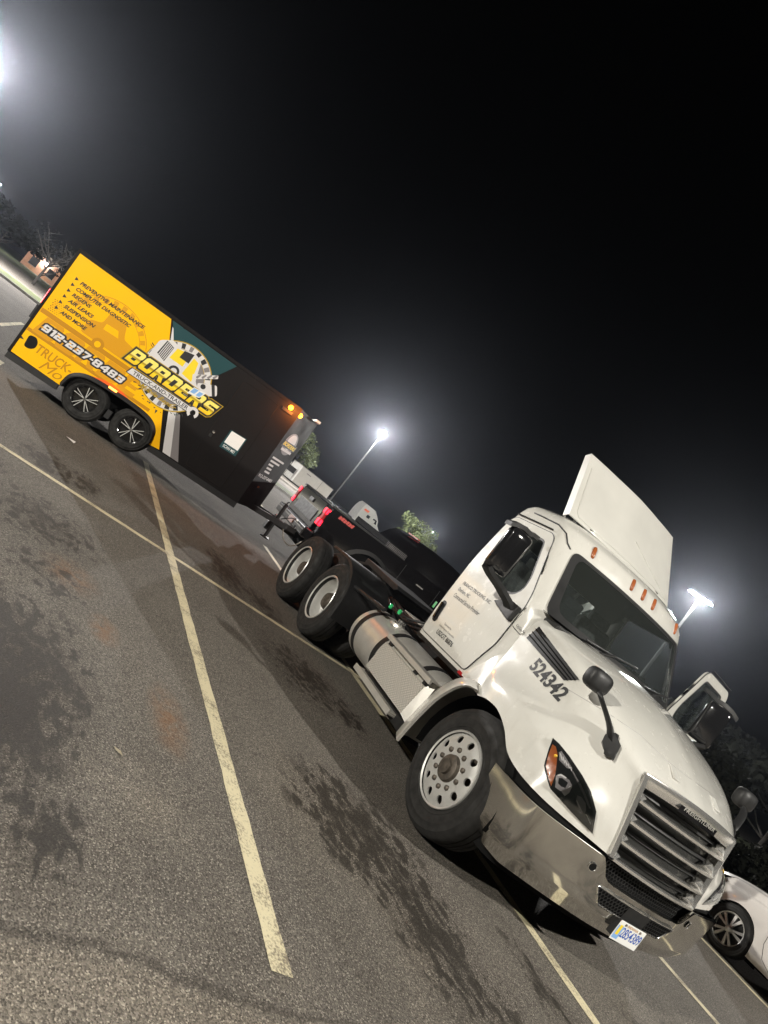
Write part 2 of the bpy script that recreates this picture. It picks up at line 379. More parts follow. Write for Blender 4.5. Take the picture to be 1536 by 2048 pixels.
def asphalt():
    m, n, l, b = nmat('worn_asphalt')
    tc = n.new('ShaderNodeTexCoord'); P = tc.outputs['Object']
    def noise(scale, detail=4, rough=.5, vec=None, dist=0):
        t = n.new('ShaderNodeTexNoise'); t.inputs['Scale'].default_value = scale; t.inputs['Detail'].default_value = detail
        t.inputs['Roughness'].default_value = rough; t.inputs['Distortion'].default_value = dist; l.new(vec or P, t.inputs['Vector']); return t.outputs['Fac']
    def mr(x, a, c, d, e):
        q = n.new('ShaderNodeMapRange'); q.inputs[1].default_value = a; q.inputs[2].default_value = c; q.inputs[3].default_value = d; q.inputs[4].default_value = e
        l.new(x, q.inputs[0]); return q.outputs[0]
    def op(o, a, c):
        q = n.new('ShaderNodeMath'); q.operation = o
        for i, v in enumerate((a, c)):
            if isinstance(v, (int, float)): q.inputs[i].default_value = v
            else: l.new(v, q.inputs[i])
        return q.outputs[0]
    def mixc(f, A, B, mode='MIX'):
        q = n.new('ShaderNodeMix'); q.data_type = 'RGBA'; q.blend_type = mode
        for i, v in ((0, f), (6, A), (7, B)):
            if isinstance(v, tuple): q.inputs[i].default_value = (*v, 1)
            elif isinstance(v, (int, float)): q.inputs[i].default_value = v
            else: l.new(v, q.inputs[i])
        return q.outputs[2]
    big = noise(.45, 5, .6); mid = noise(2.2, 5, .6); warp = noise(3.0, 3)
    fine = n.new('ShaderNodeTexVoronoi'); fine.inputs['Scale'].default_value = 165; l.new(P, fine.inputs['Vector'])
    gr = noise(170, 2, .6); gr2 = noise(55, 3, .6)
    base = mixc(mr(big, .3, .7, 0, 1), (.160, .143, .125), (.242, .217, .189))
    base = mixc(mr(mid, .35, .7, 0, .55), base, (.245, .222, .194))
    sp = n.new('ShaderNodeSeparateColor'); l.new(fine.outputs['Color'], sp.inputs[0])
    base = mixc(mr(sp.outputs[0], .0, 1.0, 0, 1), base, mixc(1.0, base, (.30, .30, .30), 'MULTIPLY'))
    base = mixc(mr(sp.outputs[1], .86, .97, 0, .75), base, (.42, .385, .33))
    base = mixc(mr(gr2, .4, .75, 0, .5), base, mixc(1.0, base, (.55, .55, .55), 'MULTIPLY'))
    def field(items):
        out = None
        for (x, y, rx, ry, s) in items:
            mp = n.new('ShaderNodeMapping'); mp.inputs['Location'].default_value = (-x/rx, -y/ry, 0); mp.inputs['Scale'].default_value = (1/rx, 1/ry, 0)
            l.new(P, mp.inputs[0]); ln = n.new('ShaderNodeVectorMath'); ln.operation = 'LENGTH'; l.new(mp.outputs[0], ln.inputs[0])
            f = op('MULTIPLY', mr(ln.outputs['Value'], 1.35, .25, 0, 1), s)
            out = f if out is None else op('MAXIMUM', out, f)
        return out
    drip = noise(9, 4, .62, dist=.6); drip2 = noise(3.2, 4, .6)
    oil = field(DARK_SPOTS)
    mp = n.new('ShaderNodeMapping'); mp.inputs['Scale'].default_value = (.55, 1.0, 1); l.new(P, mp.inputs[0])
    blot = noise(13, 3, .55, mp.outputs[0], .3); blot2 = noise(4.5, 3, .55, mp.outputs[0], .3)
    vc = n.new('ShaderNodeTexVoronoi'); vc.inputs['Scale'].default_value = 9.5; vc.inputs['Randomness'].default_value = 1.0
    wv = n.new('ShaderNodeVectorMath'); wv.operation = 'ADD'; wn_ = n.new('ShaderNodeTexNoise'); wn_.inputs['Scale'].default_value = 9; l.new(P, wn_.inputs['Vector'])
    ws_ = n.new('ShaderNodeVectorMath'); ws_.operation = 'SCALE'; ws_.inputs['Scale'].default_value = .12; l.new(wn_.outputs['Color'], ws_.inputs[0]); l.new(mp.outputs[0], wv.inputs[0]); l.new(ws_.outputs[0], wv.inputs[1]); l.new(wv.outputs[0], vc.inputs['Vector'])
    vs = n.new('ShaderNodeSeparateColor'); l.new(vc.outputs['Color'], vs.inputs[0])
    gate = mr(op('SUBTRACT', op('MULTIPLY', oil, 1.25), vs.outputs[0]), -.02, .12, 0, 1)
    drops = op('MULTIPLY', mr(op('SUBTRACT', vc.outputs['Distance'], op('MULTIPLY', vs.outputs[1], .22)), .48, .14, 0, 1), gate)
    spots = mr(op('ADD', blot, op('MULTIPLY', oil, .18)), .59, .71, 0, .85)
    spots = op('MAXIMUM', spots, op('MULTIPLY', mr(op('ADD', blot2, op('MULTIPLY', oil, .20)), .66, .80, 0, 1), .6))
    spots = op('MAXIMUM', spots, drops)
    oilm = op('MULTIPLY', mr(spots, .05, .75, 0, 1), mr(oil, .02, .35, 0, 1))
    base = mixc(op('MULTIPLY', field(PALE), mr(drip2, .3, .65, 0, 1)), base, mixc(1.0, base, (1.75, 1.7, 1.6), 'MULTIPLY'))
    base = mixc(op('MULTIPLY', field(RUST), mr(drip, .3, .6, 0, 1)), base, (.24, .115, .045))
    base = mixc(op('MULTIPLY', oil, .6), base, mixc(1.0, base, (.5, .48, .46), 'MULTIPLY'))
    base = mixc(op('MULTIPLY', oilm, .8), base, (.022, .0185, .015))
    sxy = n.new('ShaderNodeSeparateXYZ'); l.new(P, sxy.inputs[0])
    jx = op('ADD', sxy.outputs[0], op('MULTIPLY', noise(2.2, 6, .7), .34))
    base = mixc(mr(jx, 5.69, 5.77, 0, .5), base, mixc(1.0, base, (1.5, 1.46, 1.38), 'MULTIPLY'))
    jd = op('ABSOLUTE', op('SUBTRACT', jx, 5.69), 0)
    base = mixc(mr(jd, .03, .006, 0, .42), base, (.03, .026, .022))
    mp2 = n.new('ShaderNodeMapping'); mp2.inputs['Scale'].default_value = (1, .12, 1); l.new(P, mp2.inputs[0])
    base_r = mr(oilm, 0, 1, .88, .66)
    l.new(base, b.inputs['Base Color']); l.new(base_r, b.inputs['Roughness'])
    b.inputs['Specular IOR Level'].default_value = .2
    h = op('ADD', op('MULTIPLY', fine.outputs['Distance'], -.6), op('MULTIPLY', gr, .35))
    h = op('ADD', h, op('MULTIPLY', mid, .8))
    bp = n.new('ShaderNodeBump'); bp.inputs['Strength'].default_value = .9; bp.inputs['Distance'].default_value = .008
    l.new(h, bp.inputs['Height']); l.new(bp.outputs[0], b.inputs['Normal'])
    return m
M['asphalt'] = asphalt()
def paintmat():
    m, n, l, b = nmat('worn_line_paint')
    tc = n.new('ShaderNodeTexCoord')
    def noise(s, d=4, r=.6):
        t = n.new('ShaderNodeTexNoise'); t.inputs['Scale'].default_value = s; t.inputs['Detail'].default_value = d; t.inputs['Roughness'].default_value = r
        l.new(tc.outputs['Object'], t.inputs['Vector']); return t.outputs['Fac']
    a = noise(75, 3); c = noise(3.5, 4)
    ad = n.new('ShaderNodeMath'); ad.operation = 'ADD'; l.new(a, ad.inputs[0]); l.new(c, ad.inputs[1])
    mr = n.new('ShaderNodeMapRange'); mr.inputs[1].default_value = .98; mr.inputs[2].default_value = 1.24; l.new(ad.outputs[0], mr.inputs[0])
    mx = n.new('ShaderNodeMix'); mx.data_type = 'RGBA'; mx.inputs[6].default_value = (.66, .59, .40, 1); mx.inputs[7].default_value = (.20, .17, .125, 1)
    l.new(mr.outputs[0], mx.inputs[0]); l.new(mx.outputs[2], b.inputs['Base Color']); b.inputs['Roughness'].default_value = .7
    bp = n.new('ShaderNodeBump'); bp.inputs['Strength'].default_value = .5; bp.inputs['Distance'].default_value = .004
    l.new(a, bp.inputs['Height']); l.new(bp.outputs[0], b.inputs['Normal'])
    return m
M['line'] = paintmat()
def grassmat():
    m, n, l, b = nmat('verge_grass'); tc = n.new('ShaderNodeTexCoord')
    t = n.new('ShaderNodeTexNoise'); t.inputs['Scale'].default_value = 1.5; t.inputs['Detail'].default_value = 8; l.new(tc.outputs['Object'], t.inputs['Vector'])
    r = n.new('ShaderNodeValToRGB'); r.color_ramp.elements[0].color = (.03, .045, .012, 1); r.color_ramp.elements[1].color = (.13, .15, .04, 1)
    r.color_ramp.elements[0].position = .35; r.color_ramp.elements[1].position = .7
    l.new(t.outputs['Fac'], r.inputs[0]); l.new(r.outputs[0], b.inputs['Base Color']); b.inputs['Roughness'].default_value = .9
    return m
M['grass'] = grassmat()

def goldgrad():
    m, n, l, b = nmat('gold_gradient_print'); tc = n.new('ShaderNodeTexCoord'); sx = n.new('ShaderNodeSeparateXYZ'); l.new(tc.outputs['Object'], sx.inputs[0])
    mr = n.new('ShaderNodeMapRange'); mr.inputs[1].default_value = 1.255; mr.inputs[2].default_value = 1.505; l.new(sx.outputs[2], mr.inputs[0])
    r = n.new('ShaderNodeValToRGB'); e = r.color_ramp.elements; e[0].color = (.86, .50, .02, 1); e[1].color = (.93, .80, .16, 1)
    for p_, c in ((.30, (.93, .70, .03, 1)), (.46, (.40, .25, .015, 1)), (.54, (.92, .78, .20, 1))): q = e.new(p_); q.color = c
    l.new(mr.outputs[0], r.inputs[0]); l.new(r.outputs[0], b.inputs['Base Color']); b.inputs['Roughness'].default_value = .35
    return m
M['goldgrad'] = goldgrad()
# ------------------------------------------------------------------ setting
def sheet(name, pts, z, m, kind='structure'):
    o = mkobj(name, [(x, y, z) for x, y in pts], [tuple(range(len(pts)))], m); o['kind'] = kind; return o
sheet('ground', [(-420, -420), (420, -420), (420, 420), (-420, 420)], 0, M['asphalt'])
LW = 2.74; HALF = .055
def line(x0, y0, x1, y1, label):
    d = Vector((x1-x0, y1-y0)).normalized(); s = Vector((-d.y, d.x))*HALF
    n = max(2, int(math.hypot(x1-x0, y1-y0)/.12)); rnd = random.Random(int(x0*100+y0*37)); V = []; F = []
    for i in range(n+1):
        q = Vector((x0, y0))+(Vector((x1, y1))-Vector((x0, y0)))*i/n
        for k in (1, -1):
            w = q+s*k*(1+rnd.uniform(-.07, .07)); V.append((w.x, w.y, .004))
    for i in range(n): F.append((2*i, 2*i+1, 2*i+3, 2*i+2))
    o = mkobj('parking_line', V, F, M['line']); o['kind'] = 'structure'; return o
for k in range(-1, 5):
    y = LW*k
    line(-5.45, y, -HALF-.002, y, '') ; line(HALF+.002, y, 5.36, y, '')
line(0, -9, 0, 11, '')
for k in range(-3, 6):
    line(-15.5, -3.55+LW*k, -10.6, -3.55+LW*k, '')
# kerbed verge and street beyond the lot
def strip(name, x0, x1, y0, y1, z, m): return sheet(name, [(x0, y0), (x1, y0), (x1, y1), (x0, y1)], z, m)
def kerb(name, pts, h=.13, w=.16):
    m = MB()
    for a, c in zip(pts, pts[1:]): m.bar((*a, h/2), (*c, h/2), w, h)
    o = m.build(name, M['concrete'], bevel=.02); o['kind'] = 'structure'; return o
kerb('kerb', [(-41, -60), (-34, -9), (-30.5, 8), (-31, 22), (-34, 40)])
sheet('grass_verge', [(-40.9, -60), (-33.9, -9), (-30.4, 8), (-30.9, 22), (-33.9, 40), (-39, 40), (-36.4, 22), (-35.6, 8), (-41, -9), (-48, -60)], .125, M['grass'])
kerb('kerb', [(-48.1, -60), (-41.1, -9), (-35.7, 8), (-36.5, 22), (-39.1, 40)])
strip('street', -62, -49, -120, 160, .008, M['asphalt'])
sheet('grass_field', [(-420, -200), (-78, -200), (-78, -4), (-420, -4)], .02, M['grass'])
sheet('grass_field', [(-120, 40), (30, 40), (30, 60), (-120, 90)], .02, M['grass'])

# ------------------------------------------------------------------ parking lot lamps
def lamp_post(loc, h, aim, heads, power, label, col=(.90, .95, 1), lens=(.34, .24), off=1.15, group='parking lot lamp posts', size=.12):
    r = empty('lamp_post', loc); tag(r, label, 'lamp post', group)
    b = MB().lathe([(0, .28), (.55, .27), (.6, .22), (.6, .0)], axis='z', n=20); b.build('base', M['concrete'], r, 40)
    MB().tube([(0, 0, .58), (0, 0, h*.5), (0, 0, h)], [.10, .085, .065], 12).build('pole', M['pole'], r, 60)
    for a in heads:
        d = Vector((math.cos(aim+a), math.sin(aim+a), 0)); s = Vector((-d.y, d.x, 0))
        c = Vector((0, 0, h-.05))+d*(off+.18)
        hd = MB().bar((0, 0, h-.05), Vector((0, 0, h-.05))+d*off, .07, .07).obox(c, d*.33, s*.20, Vector((0, 0, .055))).build('lamp_head', M['black'], r, bevel=.02)
        lz = c-Vector((0, 0, .065)); MB().obox(lz, d*lens[0]/2*1.5, s*lens[1]/2*1.4, Vector((0, 0, .012))).build('lens', M['led'], hd)
        if power:
            ld = bpy.data.lights.new('lamp_light', 'POINT'); ld.energy = power; ld.color = col; ld.shadow_soft_size = size
            lo = bpy.data.objects.new('lamp_light', ld); COL.objects.link(lo); lo.parent = r; lo.location = lz-Vector((0, 0, .22))
    return r
WARM = (1, .945, .835)
lamp_post((8.2, -19.5, 0), 9.2, R(100), [0], 17500, 'grey lamp post lighting the near side of the white tractor', WARM)
lamp_post((15.6, 8.3, 0), 9.2, R(207), [0], 8000, 'grey lamp post lighting the front of the white tractor', WARM)
lamp_post((-52.6, 22.0, 0), 9.2, R(-20), [0], 26000, 'tall lamp post glaring above the black pickup truck', (1, .97, .94))
lamp_post((-17.6, 27.3, 0), 9.2, R(-50), [R(70), R(-70)], 7000, 'twin-headed lamp post glaring beside the roof of the white tractor', (1, .97, .92), lens=(.42, .34), off=.12)
lamp_post((-87.9, 52.9, 0), 7.0, R(-30), [0], 9000, 'small far lamp post shining beside the green tree', (1, .97, .94))
lamp_post((-44.2, -15.6, 0), 9.2, R(20), [0], 52000, 'lamp post glaring at the left edge above the yellow trailer', (1, .97, .94))
lamp_post((-110.6, -23.2, 0), 7.2, R(10), [0], 4000, 'farthest lamp post beyond the street on the left', (1, .95, .9))
M['chrome2'] = mat('satin_chrome_trim', (.80, .79, .765), .19, metal=.85, noise=.06, nscale=7)
# ------------------------------------------------------------------ white day-cab tractor
TD = R(-1.41); TO = Vector((3.43958, 3.03157, 0))
truck = empty('tractor_truck', TO, TD)
tag(truck, 'white day-cab tractor truck with chrome bumper parked with no trailer', 'truck')
TMAT = Matrix.Translation(TO) @ Matrix.Rotation(TD, 4, 'Z'); TINV = TMAT.inverted()
def tray(px, py):
    o, d = pixray(px, py); return TINV @ o, (TINV.to_3x3() @ d).normalized()
def hitter(bvh, off=.004):
    def f(px, py):
        o, d = tray(px, py); h = bvh.ray_cast(o, d)
        if h[0] is None:
            h = bvh.find_nearest(o+d*5.5); 
        n = h[1] if h[1].dot(d) < 0 else -h[1]
        return h[0]+n*off
    return f
# --- hood: seven feature curves from cowl to grille edge, right half, then mirrored
HC = [
 [(-.32,0,1.965),(-.06,0,1.925),(.2,0,1.855),(.45,0,1.755),(.66,0,1.645),(.83,0,1.535),(.945,0,1.445)],
 [(-.37,-.5,1.945),(-.1,-.5,1.90),(.16,-.49,1.83),(.42,-.46,1.73),(.63,-.42,1.625),(.80,-.37,1.525),(.925,-.33,1.435)],
 [(-.49,-.90,1.89),(-.2,-.93,1.84),(.1,-.925,1.77),(.35,-.88,1.69),(.55,-.81,1.60),(.73,-.71,1.50),(.872,-.607,1.415)],
 [(-.52,-1.015,1.74),(-.25,-1.03,1.69),(.05,-1.025,1.63),(.3,-.99,1.56),(.52,-.91,1.48),(.73,-.78,1.38),(.895,-.585,1.29)],
 [(-.50,-1.05,1.45),(-.26,-1.07,1.42),(.02,-1.08,1.40),(.28,-1.065,1.36),(.52,-1.01,1.30),(.75,-.85,1.22),(.92,-.568,1.14)],
 [(-.42,-1.12,1.21),(-.25,-1.17,1.23),(0,-1.20,1.245),(.25,-1.20,1.19),(.52,-1.145,1.12),(.79,-.985,1.05),(.945,-.55,.98)],
 [(-.31,-1.18,1.05),(-.16,-1.205,1.085),(.02,-1.215,1.088),(.20,-1.213,1.025),(.40,-1.195,.905),(.74,-1.11,.868),(.965,-.53,.835)]]
NU, NV = 36, 31
rows = [crom(c, NU) for c in HC]
half = [crom([rows[i][k] for i in range(7)], NV) for k in range(NU)]     # half[k] : from centre to lower edge at station k
full = [[Vector((q.x, -q.y, q.z)) for q in reversed(h[1:])]+h for h in half]
hood = MB().grid(full).build('hood', M['white'], truck, 60, solid=.012)
HB = bvh_of(hood); hh = hitter(HB)
def hood_at(x, z, off=.003):
    h = HB.ray_cast(Vector((x, -3, z)), Vector((0, 1, 0)))
    return h[0]+Vector((0, -off, 0))
def zpx(ox, oy, sc): return lambda x, y: (ox+x*sc, oy+y*sc)
c4 = zpx(820, 880, 580/1536); c6 = zpx(780, 1300, 460/1536); c7 = zpx(1100, 1300, 436/1536); c8 = zpx(920, 1500, 616/1536)
cg = zpx(1180, 1520, 300/1536); chl = zpx(1060, 1460, 200/1536); cm = zpx(940, 1020, 200/1536); cwn = zpx(1060, 1000, 360/1536)
def px_patch(name, outer, holes, step, m, parent, hit, dz=0, solid=0, smooth=60):
    return patch(name, outer, holes, lambda x, y: hit(x, y), step, m, parent, smooth, solid)
def mirror_part(o, parent=None):      # the same part on the other side of the tractor
    me = o.data.copy()
    for v in me.vertices: v.co.y = -v.co.y
    me.flip_normals(); c = bpy.data.objects.new(o.name, me); COL.objects.link(c); c.parent = parent or o.parent
    for md in o.modifiers:
        k = c.modifiers.new(md.name, md.type)
        for a in ('thickness', 'offset', 'width', 'segments', 'limit_method', 'angle_limit', 'harden_normals'):
            if hasattr(md, a): setattr(k, a, getattr(md, a))
    for ch in list(o.children): mirror_part(ch, c)
    return c
# hood seam line across the top and creases
def seam(name, pix, hit, r, m, parent):
    return MB().tube([hit(*q) for q in pix], r, 6).build(name, m, parent, 60)
def dens(pts, k=6):
    out = []
    for a, b in zip(pts, pts[1:]): out += [(a[0]+(b[0]-a[0])*i/k, a[1]+(b[1]-a[1])*i/k) for i in range(k)]
    return out+[pts[-1]]
h0 = hitter(HB, -.001)
seam('hood_edge_gap', dens([c6(765,35), c6(690,115), c6(640,180), c6(600,250), c6(580,300)], 4), hitter(HB, .001), .005, M['ink'], hood)
seam('hood_crease', dens([c7(130,280), c7(400,440), c7(640,600), c7(800,760), c7(950,880), c7(1190,1050)], 6), hitter(HB, -.0012), .0026, M['grey_pr'], hood)
for y_ in (-.28, .28):
    h_ = HB.ray_cast(Vector((.80, y_, 3)), Vector((0, 0, -1)))[0]; MB().obox(h_+Vector((0, 0, .004)), (.05, 0, -.03), (0, .035, 0), (.004, 0, .006)).build('hood_grip', M['white_panel'], hood, 40, bevel=.004)
# side louver
vent = px_patch('hood_louver', [c4(685,990), c4(898,1272), c4(815,1275), c4(618,1050)], [], 7, M['black'], hood, hitter(HB, .006))
mirror_part(vent)
for t in (.25, .5, .75):
    a = Vector(c4(618+(685-618)*t, 1050-60*t)); b = Vector(c4(815+(898-815)*t, 1275))
    seam('louver_slat', dens([tuple(a), tuple(b)], 10), hitter(HB, .009), .006, M['gloss_black'], hood)
# fleet number
lettering('524342', .45, .118, lambda x, y: hood_at(-.165+x+y*.06, 1.478-x*.13+y, .004), M['ink'], hood, 'fleet_number', offset=.032)
# --- headlights
def headlight():
    ho = hitter(HB, .003)
    H = px_patch('headlight', [chl(*q) for q in ((350,125),(285,300),(215,545),(250,730),(310,900),(620,1240),(960,1590),(1015,1250),(930,940),(800,700),(600,400),(450,215))], [], 6, M['gloss_black'], hood, ho)
    hi = hitter(HB, .006)
    a = px_patch('turn_signal', [chl(*q) for q in ((340,225),(285,380),(245,560),(280,730),(325,865),(385,700),(405,560),(420,380),(395,260))], [], 5, M['amber'], H, hi)
    bl = hi(*chl(395, 405)); MB().lathe([(-.012, .0), (-.01, .01), (.0, .014), (.01, .01), (.012, 0)], bl, 'y', 10).build('bulb', mat('amber_bulb', (.8, .45, .03), .2, coat=1), H, 60)
    px_patch('reflector_bowl', [chl(*q) for q in ((440,350),(480,330),(560,450),(650,600),(560,590),(450,470))], [], 5, M['grey_pr'], H, hi)
    px_patch('projector', [chl(*q) for q in ((400,700),(470,680),(600,770),(640,850),(600,960),(530,1010),(470,940),(385,880))], [[chl(*q) for q in ((440,740),(490,740),(580,810),(540,890),(480,870),(430,820))]], 5, M['grey_pr'], H, hi)
    px_patch('projector_lens', [chl(*q) for q in ((440,740),(490,740),(580,810),(540,890),(480,870),(430,820))], [], 5, M['gloss_black'], H, hi)
    px_patch('projector', [chl(*q) for q in ((720,1000),(790,1030),(850,1120),(855,1230),(830,1285),(780,1270),(730,1170),(700,1090))], [], 5, M['grey_pr'], H, hi)
    px_patch('reflector_facet', [chl(*q) for q in ((470,930),(540,905),(610,860),(640,870),(600,960),(530,1010))], [], 5, M['silver_pr'], H, hitter(HB, .0075))
    px_patch('reflector_facet', [chl(*q) for q in ((420,690),(475,678),(560,735),(540,750),(470,705),(425,712))], [], 5, M['silver_pr'], H, hitter(HB, .0075))
    px_patch('reflector_facet', [chl(*q) for q in ((705,1070),(722,1080),(790,1230),(815,1275),(780,1262),(735,1170))], [], 5, M['silver_pr'], H, hitter(HB, .0075))
    for k in range(5): px_patch('reflector_flute', [chl(455+38*k,370+52*k), chl(470+38*k,362+52*k), chl(500+36*k,470+40*k), chl(485+36*k,480+40*k)], [], 4, M['silver_pr'], H, hitter(HB, .0075))
    px_patch('light_strip', [chl(*q) for q in ((640,640),(660,640),(830,940),(930,1200),(900,1200),(800,960))], [], 5, M['grey_pr'], H, hi)
    px_patch('light_strip', [chl(*q) for q in ((850,1290),(862,1290),(935,1440),(922,1440))], [], 5, M['silver_pr'], H, hi)
    px_patch('lens_cover', [chl(*q) for q in ((350,140),(290,305),(225,545),(258,725),(318,893),(620,1225),(950,1570),(1003,1250),(920,945),(790,705),(595,408),(450,230))], [], 6, M['lens'], H, hitter(HB, .016))
    return H
HL = headlight(); mirror_part(HL)
# --- grille
gTR, gBR = Vector((.872, -.607, 1.415)), Vector((.965, -.53, .838))
def gpt(t, s, dx=0):       # t 0 top .. 1 bottom, s -1..1 across
    e = gTR.lerp(gBR, t); bow = .075
    return Vector((e.x+bow*(1-s*s)+dx, e.y*-s, e.z+(.03*(1-s*s) if t < .02 else .0)))
ss = [i/14-1 for i in range(29)]
grille = MB().grid([[gpt(t, s, -.10) for s in ss] for t in (0, .25, .5, .75, 1)]).build('grille', mat('grille_backing', (.035, .035, .034), .22, coat=.3), truck, 60)
gf = MB()
def sweep(m, path, prof):   # prof in (out along x, up z)
    return m.grid([[q+Vector((a, 0, b)) for (a, b) in prof] for q in path], closed=True)
sweep(gf, [gpt(0, s) for s in ss], [(.012, .012), (.02, -.03), (.0, -.085), (-.05, -.09), (-.06, .012)])
gf.build('grille_header', M['chrome2'], grille, 50, bevel=.004)
for sgn in (-1, 1):
    m = MB(); path = [gpt(t/10, sgn*1.0) for t in range(11)]
    m.grid([[q+Vector((a, b*-sgn, 0)) for (a, b) in ((.016, -.008), (.03, .02), (.01, .05), (-.08, .045), (-.08, -.008))] for q in path], closed=True)
    m.build('grille_side_trim', M['chrome2'], grille, 50)
for i, t in enumerate((.285, .54, .785, 1.0)):
    m = MB(); s1 = [q*.955 for q in ss]
    m.grid([[gpt(t, s)+Vector(o) for o in ((.026, 0, .006), (.024, 0, -.012), (-.01, 0, -.022), (-.05, 0, -.002), (-.01, 0, .014))] for s in s1], closed=True)
    br = m.build('grille_bar', M['chrome2'], grille, 50)
    for sgn in (-1, 1):
        e = gpt(t, sgn*.94); f = gpt(t, sgn*(.74 if sgn > 0 else .84)); g = MB()
        up = gpt(max(0, t-(.15 if sgn > 0 else .09)), sgn*.95)
        g.add([e+Vector((.02, 0, .0)), f+Vector((-.03, 0, .04)), up+Vector((-.02, 0, 0)), gpt(t-.06, sgn*.86, .012), e+Vector((-.08, 0, .0)), f+Vector((-.09, 0, .0)), up+Vector((-.09, 0, 0))],
              [(0, 1, 3), (0, 3, 2), (1, 2, 3), (0, 4, 5, 1), (1, 5, 6, 2), (0, 2, 6, 4)])
        g.build('bar_gusset', M['chrome2'], br)
# louvre blades behind
for i, t in enumerate((.18, .42, .66, .90)):
    m = MB(); sweep(m, [gpt(t, s*.95, -.085) for s in ss], [(.0, .0), (.01, -.02), (-.01, -.02)])
    m.build('grille_slat', M['black'], grille)
lettering('FREIGHTLINER', .40, .026, lambda x, y: Vector((gpt(.06, 0).x+.018-.09*((x-.2)/.6)**2+.008, -.2+x, 1.378+y*1)), M['alu'], grille, 'badge_lettering', offset=.01)
MB().grid([[gpt(.065, s*.40)+Vector((.019, 0, dz)) for s in ss] for dz in (-.025, .022)]).build('badge_plate', M['gloss_black'], grille, 60)
# --- bumper
BP = [(.36,-1.225),(.50,-1.215),(.65,-1.195),(.775,-1.155),(.835,-1.10),(.875,-1.0),(.915,-.86),(.965,-.66),(1.005,-.45),(1.035,-.22),(1.045,0)]
bp2 = crom([Vector((x, y, 0)) for x, y in BP], 48)
def bump_row(q, i, n):
    y = abs(q.y); zt = .815 if y > .56 else .815-.125*min(1, (.56-y)/.10)
    if q.x < .5: zt = .815
    out = Vector((q.x-.25, q.y, 0)); 
    t = (bp2[min(i+1, n-1)]-bp2[max(i-1, 0)]).normalized(); nv = Vector((-t.y*-1, -t.x, 0)); nv = Vector((t.y, -t.x, 0))
    if nv.dot(out) < 0: nv = -nv
    zb = .375 if q.x < .55 else .345
    prof = [(zt, -.03), (zt+.004, -.004), (zt, .004), (.68, -.010), (.56, -.024), (.475, -.034), (.465, -.037), (.43, -.060), (.385, -.090), (zb, -.115)]
    return [Vector((q.x+nv.x*d, q.y+nv.y*d, min(z, zt+.006))) for z, d in prof]
br_ = [bump_row(q, i, len(bp2)) for i, q in enumerate(bp2)]
bfull = br_+[[Vector((q.x, -q.y, q.z)) for q in r] for r in reversed(br_[:-1])]
bumper = MB().grid(bfull).build('bumper', M['bumper'], truck, 50, solid=.006)
BB = bvh_of(bumper); hb = hitter(BB, .003)
def bump_front(y, z, off=.004):
    h = BB.ray_cast(Vector((3, y, z)), Vector((-1, 0, 0))); return (h[0] if h[0] else Vector((1.05, y, z)))+Vector((off, 0, 0))
def hexgrid(name, y0, y1, z0, z1, cell, fmap, m, parent, w=.004, inside=None):
    b = MB(); r = cell/math.sqrt(3); k = 0; done = set()
    row = 0; z = z0
    while z <= z1:
        y = y0+(cell/2 if row % 2 else 0)
        while y <= y1:
            if inside is None or inside(y, z):
                pts = [(y+r*math.sin(R(60*a)), z+r*math.cos(R(60*a))) for a in range(6)]
                for a in range(6):
                    p, q = pts[a], pts[(a+1) % 6]
                    key = (round((p[0]+q[0])*500), round((p[1]+q[1])*500))
                    if key in done: continue
                    done.add(key); b.bar(fmap(*p), fmap(*q), w, .006, up=(1, 0, 0))
            y += cell
        z += r*1.5; row += 1
    return b.build(name, m, parent, fix=False)
lv = rpoly([(-.47,.635),(.47,.635),(.37,.525),(-.37,.525)], .02)
lv_o = patch('lower_intake', lv, [], lambda y, z: bump_front(y, z, .003), .03, M['dark_void'], bumper)
rim = [bump_front(*q, .004) for q in densify(lv, .03)]
MB().tube(rim+[rim[0]], .006, 6).build('intake_trim', M['chrome'], bumper, 60)
for lo_y, hi_y in ((-.44, -.14), (.14, .44)):
    hexgrid('honeycomb_mesh', lo_y, hi_y, .535, .625, .030, lambda y, z: bump_front(y, z, .007), M['black'], lv_o, inside=lambda y, z: inpoly((y, z), [(-.45,.632),(.45,.632),(.36,.528),(-.36,.528)]))
MB().add([bump_front(y, z, .009) for y, z in ((-.13,.63),(.13,.63),(.13,.53),(-.13,.53))], [(0,1,2,3)]).build('sensor_cover', M['black'], lv_o)
upper = MB().grid([[Vector((1.0-.02*(y/.5)**2*2-(.06 if z > .75 else .03), y, z)) for y in [i*.05-.5 for i in range(21)]] for z in (.66, .72, .78, .84)]).build('upper_intake', M['dark_void'], bumper, 60)
hexgrid('honeycomb_mesh', -.46, .46, .705, .80, .030, lambda y, z: Vector((1.0-.04*(y/.5)**2-.03, y, z)), M['black'], upper)
